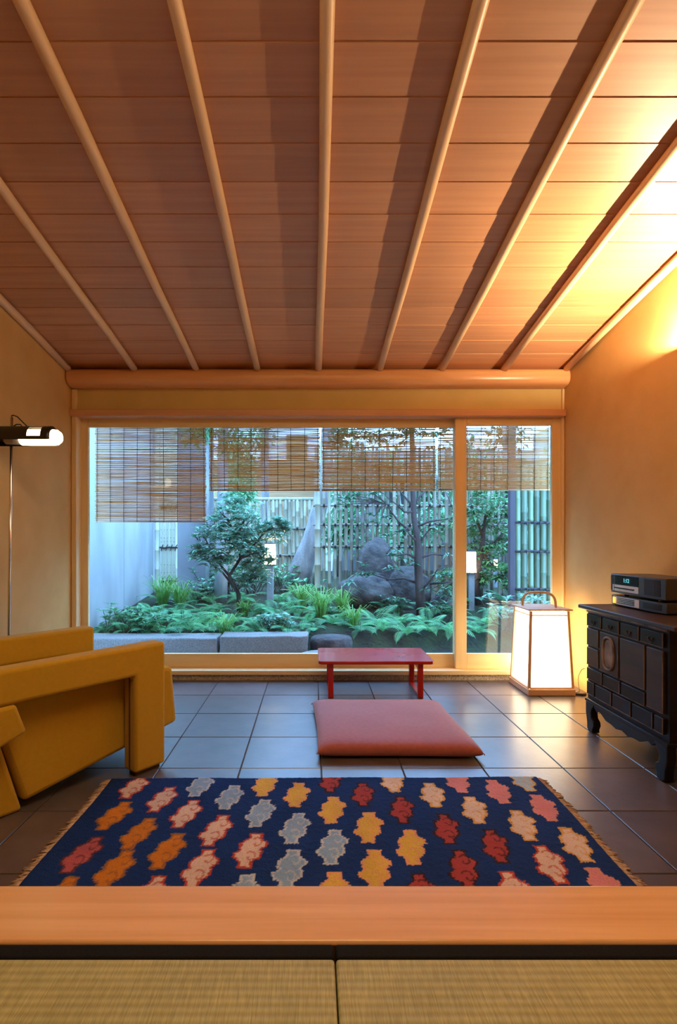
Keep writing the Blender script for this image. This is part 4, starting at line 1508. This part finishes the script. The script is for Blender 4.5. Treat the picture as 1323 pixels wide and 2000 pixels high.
for b in brs:
    yo = rnd.uniform(-.25, .2)
    pts_ = [at(p[0], p[1], TY + yo * i / (len(b) - 1)) for i, p in enumerate(b)]
    wood.tube(pts_, [0.016 * (1 - 0.75 * i / (len(b) - 1)) for i in range(len(b))], 7)
    tips.append(pts_[-1])
for px, py in ((682, 985), (672, 980), (700, 975), (718, 985), (690, 968), (745, 1012), (732, 1008), (742, 1024), (765, 1047), (780, 1040), (795, 1036), (840, 1034), (855, 1040), (870, 1038), (770, 1072), (760, 1085), (780, 1088),
               (692, 1122), (715, 1128), (720, 1118), (684, 1128), (700, 1110), (757, 1112), (780, 1110), (800, 1102), (870, 1075), (885, 1130), (860, 1120), (850, 1165), (862, 1150), (880, 1160), (845, 1150), (870, 1180), (885, 1145), (740, 960), (725, 962), (835, 950), (870, 960),
               (660, 972), (735, 970)):
    c = at(px, py, TY + rnd.uniform(-.2, .15))
    nb = min((p for p in [tp for tp in tips]), key=lambda t: (t - c).length)
    if (nb - c).length < 0.75:
        mid = (nb + c) / 2 + Vector((0, 0, 0.02))
        wood.tube([nb, mid, c], [0.005, 0.004, 0.003], 5)
    sprig(fol, wood, c, Vector((rnd.uniform(-.6, .6), rnd.uniform(-.6, .1), rnd.uniform(-.2, .3))), rnd, 6, 0.125, 0.055, 0.08)
for _ in range(90):
    c = at(rnd.uniform(650, 880), rnd.uniform(835, 880) - rnd.random() ** 2 * 30, TY + rnd.uniform(-.3, .3))
    sprig(fol, wood, c, Vector((rnd.uniform(-1, 1), rnd.uniform(-.6, .6), rnd.uniform(-.2, .3))), rnd, 7, 0.10, 0.045, 0.08)
wood.build('trunk', M['bark_dark'], tr, smooth=True)
fol.build('foliage', M['leaf_deep'], tr)['kind'] = 'stuff'

# leafy shrub seen through the narrow door
VYH = 6.5
vs_ = thing('shrub', 'tall dense leafy shrub behind the centre stile of the doors', 'shrub', (ax(930, VYH), VYH, gz(VYH)))
wood, fol = MB(), MB()
base_ = Vector((ax(930, VYH), VYH, gz(VYH) - 0.03))
wood.tube([base_, at(928, 1140, VYH), at(940, 1080, VYH), at(950, 1000, VYH)], [0.07, 0.06, 0.035, 0.015], 8)
for b in ([(928, 1140), (915, 1090), (905, 1040)], [(935, 1100), (965, 1060), (985, 1040)], [(945, 1050), (925, 1000), (920, 970)], [(940, 1080), (970, 1110), (990, 1120)], [(948, 1010), (975, 985), (990, 965)]):
    wood.tube([at(p[0], p[1], VYH) for p in b], [0.02, 0.014, 0.006], 6)
for px, py, rp in ((920, 985, 30), (950, 975, 34), (975, 1000, 28), (935, 1025, 30), (965, 1045, 30), (915, 1055, 26), (985, 1065, 20), (945, 1085, 20), (960, 1120, 24), (930, 1130, 16), (985, 1125, 20), (1010, 1140, 18), (895, 1010, 24), (880, 1130, 22), (900, 1160, 14), (1040, 1150, 20)):
    c = at(px, py, VYH + rnd.uniform(-.3, .2))
    r = rp * VYH / FPX
    for _ in range(26):
        v = Vector((rnd.gauss(0, 1), rnd.gauss(0, 1), rnd.gauss(0, 1))).normalized() * rnd.uniform(.3, 1) * r
        sprig(fol, wood, c + v * .8, v, rnd, 6, 0.10, 0.042, 0.06)
wood.build('stem', M['bark_dark'], vs_, smooth=True)
fol.build('foliage', M['leaf'], vs_)['kind'] = 'stuff'

# trees beyond the lattice fence
for i, (px, Y, h, m, lab) in enumerate(((722, 8.6, 2.3, 'leaf', 'bright green tree glimpsed through the lattice fence near its corner post'), (800, 11.0, 2.0, 'leaf_deep', 'deep green tree behind the lattice fence and slender tree'),
                                        (905, 8.6, 2.5, 'leaf', 'green tree behind the lattice fence at the centre stile'), (1085, 7.4, 2.6, 'leaf', 'bright green tree above the dark bamboo screen'),
                                        (470, 9.6, 2.2, 'leaf', 'pale green tree beyond the close-set bamboo fence'), (655, 10.6, 2.4, 'leaf', 'round green tree behind the corner of the lattice fence, before the pale house'), (780, 9.9, 1.7, 'leaf', 'low green tree behind the lattice fence above the standing rock'),
                                        (930, 10.6, 1.9, 'leaf', 'low green tree behind the fence seen in the narrow pane'), (985, 9.4, 3.6, 'leaf_deep', 'tall dark green tree behind the blind of the narrow door'))):
    t = thing('tree', lab, 'tree', (ax(px, Y), Y, gz(Y)))
    b = Vector((ax(px, Y), Y, gz(Y) - 0.05))
    wd = MB().tube([b, b + Vector((0.05, 0, h * .5)), b + Vector((0, 0.05, h))], [0.07, 0.055, 0.03], 9)
    fo = MB()
    for k in range(5):
        c = b + Vector((rnd.uniform(-.4, .4), rnd.uniform(-.3, .3), h * rnd.uniform(.30, 1.05)))
        wd.tube([b + Vector((0.03, 0.02, h * 0.3 + 0.1 * k)), c], [0.025, 0.01], 6)
        cloud(fo, c, (.45, .38, .42), 330, 0.14, 0.06, rnd, shell=0.15)
    wd.build('trunk', M['bark'], t, smooth=True)
    fo.build('foliage', M[m], t)['kind'] = 'stuff'

# neighbouring house behind the garden
HY = 12.6
hs = thing('house', 'pale neighbouring house with brown boarded wall behind the blinds', 'house', (0, HY, 0.3))
MB().box(-3.0, ax(668, HY), HY, HY + 3, 0.2, 6.0).build('wall', M['house'], hs)
zt0, zt1 = az(960, HY), az(915, HY)
MB().box(ax(668, HY), 6.5, HY - 0.02, HY + 0.3, 0.2, 2.6).build('lower_wall', M['dark_render'], hs)  # house wall carried on here, added to block low sky light
z = 0.3
while z < zt1:
    MB().box(-2.6, ax(628, HY), HY - 0.12, HY - 0.02, z, z + 0.19).build('board', M['house_wood'], hs)
    z += 0.195
MB().box(ax(510, HY), ax(524, HY), HY - 0.1, HY - 0.01, 0.3, 6).build('corner_post', M['house_wood'], hs)
MB().hexa([(ax(640, HY), HY - 1.2, 2.42), (6.6, HY - 1.2, 2.42), (6.6, HY + 1.5, 3.45), (ax(640, HY), HY + 1.5, 3.45)],
          [(ax(640, HY), HY - 1.2, 2.52), (6.6, HY - 1.2, 2.52), (6.6, HY + 1.5, 3.55), (ax(640, HY), HY + 1.5, 3.55)]).build('roof', M['house_roof'], hs)
MB().box(ax(560, HY), ax(600, HY), HY - 0.05, HY - 0.01, az(905, HY), az(850, HY)).build('window', M['house_wood'], hs)

# ferns and grasses of the bed


def frond_mesh(name, L, arch, n, rnd):
    mb = MB()
    pts = []
    for i in range(n + 1):
        t = i / n
        a = 1.15 - arch * t
        pts.append((t, a))
    p = Vector((0, 0, 0))
    path = [p.copy()]
    for i in range(n):
        a = 1.15 - arch * (i / n)
        p = p + Vector((math.cos(a), 0, math.sin(a))) * (L / n)
        path.append(p.copy())
    mb.tube(path[::3] + [path[-1]], [0.0035] * (len(path[::3])) + [0.001], 4, cap=False)
    for i in range(2, n + 1):
        t = i / n
        ln = L * 0.24 * math.sin(PI * min(1, (t * 0.92 + 0.12))) ** 0.8 * (1.0 if t < 0.9 else 0.6)
        d = (path[i] - path[i - 1]).normalized()
        for s in (-1, 1):
            dr = Vector((d.x * 0.45, s * 1.0, d.z * 0.45 - 0.12))
            dr.normalize()
            e = path[i] + dr * ln
            wv = d * (L / n) * 0.40
            mdl = path[i] + dr * ln * 0.45
            mb.add([path[i], mdl + wv, e - Vector((0, 0, ln * 0.12)), mdl - wv * 0.9], [(0, 1, 2), (0, 2, 3)])
    return mb.mesh(name, M['fern'])


rf = random.Random(5)
fronds = [frond_mesh('frond', 0.40, 1.9, 20, rf), frond_mesh('frond', 0.34, 2.5, 18, rf), frond_mesh('frond', 0.46, 1.5, 22, rf)]
FR = {'front': (5.17, [(205, .6), (243, .75), (285, .8), (330, .85), (372, .8), (412, .85), (462, .7), (505, .65), (560, .75), (612, .6), (702, .8), (748, .85), (795, .8), (840, .85), (880, .8), (935, .8)]),
      'second': (5.5, [(262, .7), (312, .85), (358, .8), (400, .8), (450, .8), (500, .8), (548, .75), (600, .8), (650, .75), (690, .75), (735, .85), (785, .8), (835, .8), (950, .8)]),
      'third': (5.95, [(295, .8), (345, .8), (395, .8), (425, .75), (500, .8), (540, .85), (580, .85), (620, .8), (655, .7), (770, .8), (845, .75), (890, .7), (965, .7)]),
      'back': (6.6, [(320, .85), (375, .85), (410, .8), (470, .85), (548, .9), (595, .85), (640, .8), (910, .8), (985, .7)])}
ORD = ['first', 'second', 'third', 'fourth', 'fifth', 'sixth', 'seventh', 'eighth', 'ninth', 'tenth', 'eleventh', 'twelfth', 'thirteenth', 'fourteenth', 'fifteenth', 'sixteenth']
WHERE = {'front': 'front row', 'second': 'second row', 'third': 'third row', 'back': 'back row'}
for rown, (Y, lst) in FR.items():
    for i, (px, sc) in enumerate(lst):
        yy = Y + rf.uniform(-.06, .06)
        x = ax(px, yy)
        f_ = thing('fern', 'arching green fern, %s from the grey wall in the %s' % (ORD[i], WHERE[rown]), 'fern', (x, yy, gz(yy) - 0.01), 'ferns in the garden bed')
        nf = 8
        a0 = rf.uniform(0, 6)
        for k in range(nf):
            s_ = sc * rf.uniform(.75, 1.1)
            part('frond', fronds[(k + i) % 3], f_, (0, 0, 0), (rf.uniform(-.15, .15), rf.uniform(-.12, .3), a0 + 2 * PI * k / nf + rf.uniform(-.25, .25)), (s_, s_, s_))


def grass(px, Y, h, n, label, spread=0.5):
    mb = MB()
    for _ in range(n):
        a = rf.uniform(0, 2 * PI)
        d = Vector((math.cos(a), math.sin(a), 0))
        s = Vector((-d.y, d.x, 0)) * rf.uniform(.004, .007)
        p = d * rf.uniform(0, .05)
        hh = h * rf.uniform(.6, 1.1)
        sp = spread * rf.uniform(.3, 1.1) * hh
        q = [p, p + d * sp * .25 + Vector((0, 0, hh * .6)), p + d * sp * .7 + Vector((0, 0, hh * .9)), p + d * sp * 1.25 + Vector((0, 0, hh * .75))]
        mb.add([q[0] - s, q[0] + s, q[1] - s, q[1] + s, q[2] - s * .7, q[2] + s * .7, q[3]], [(0, 1, 3, 2), (2, 3, 5, 4), (4, 5, 6)])
    o = mb.build('grass_tuft', M['grass'])
    o.location = (ax(px, Y), Y, gz(Y) - 0.005)
    tag(o, label, 'grass', 'grass tufts')


grass(318, 6.35, .42, 90, 'big arching grass tuft at the foot of the sleeve fence', .8)
grass(352, 6.2, .38, 80, 'arching grass tuft between the sleeve fence and round shrub', .8)
grass(440, 5.1, .26, 60, 'short grass tuft over the gap between the kerb stones', .9)
grass(628, 5.75, .36, 80, 'yellow-green grass tuft below the fence corner post', .8)
grass(668, 5.9, .34, 70, 'grass tuft against the foot of the broad boulder', .8)
grass(590, 6.3, .32, 70, 'grass tuft at the base of the leaning trunk', .9)
grass(690, 5.35, .26, 60, 'low grass tuft just past the round stone', .9)
grass(480, 5.9, .20, 60, 'low mossy grass tuft at the stem of the round shrub', 1.0)


def leafy(px, Y, h, n, label, m='leaf'):
    t = thing('leafy_plant', label, 'plant', (ax(px, Y), Y, gz(Y)), 'low leafy plants')
    wd, fo = MB(), MB()
    for _ in range(n):
        a = rf.uniform(0, 2 * PI)
        d = Vector((math.cos(a) * .6, math.sin(a) * .6, 1)).normalized()
        b = Vector((ax(px, Y) + rf.uniform(-.12, .12), Y + rf.uniform(-.08, .08), gz(Y) - .01))
        e = b + d * h * rf.uniform(.5, 1)
        wd.tube([b, e], [0.004, 0.002], 5)
        sprig(fo, wd, e - d * .03, d, rf, 6, .085, .04, .04)
        sprig(fo, wd, b.lerp(e, .6), d, rf, 5, .075, .035, .03)
    wd.build('stem', M['bark_dark'], t)
    fo.build('foliage', M[m], t)['kind'] = 'stuff'


leafy(232, 5.25, .30, 12, 'low leafy plant against the foot of the grey wall')
leafy(268, 5.2, .30, 14, 'low leafy plant on the long kerb stone, next to the wall plant')
leafy(300, 5.12, .24, 14, 'low leafy plant over the middle of the long kerb stone')
leafy(540, 5.2, .20, 14, 'low leafy plant behind the taller kerb stone', 'leaf_gloss')
leafy(770, 5.9, .26, 14, 'low leafy plant between the boulders and the slender tree', 'leaf_deep')
leafy(865, 5.6, .26, 14, 'low leafy plant near the edge of the wide pane', 'leaf_deep')
leafy(1000, 5.1, .5, 18, 'leafy plant at the foot of the dark bamboo screen', 'leaf_gloss')
leafy(420, 7.2, .45, 26, 'leafy plant at the foot of the dark end wall', 'leaf_deep')
leafy(455, 7.0, .5, 26, 'leafy plant behind the stem of the round shrub', 'leaf_deep')
leafy(500, 7.1, .5, 26, 'leafy plant just beside the first garden lamp post', 'leaf')
leafy(545, 7.3, .45, 24, 'leafy plant between the garden lamp and leaning trunk', 'leaf')
leafy(395, 6.7, .35, 20, 'leafy plant before the dark end wall, next to the thin trunk', 'leaf_gloss')
leafy(600, 6.7, .34, 14, 'leafy plant between the leaning trunk and lattice fence', 'leaf')
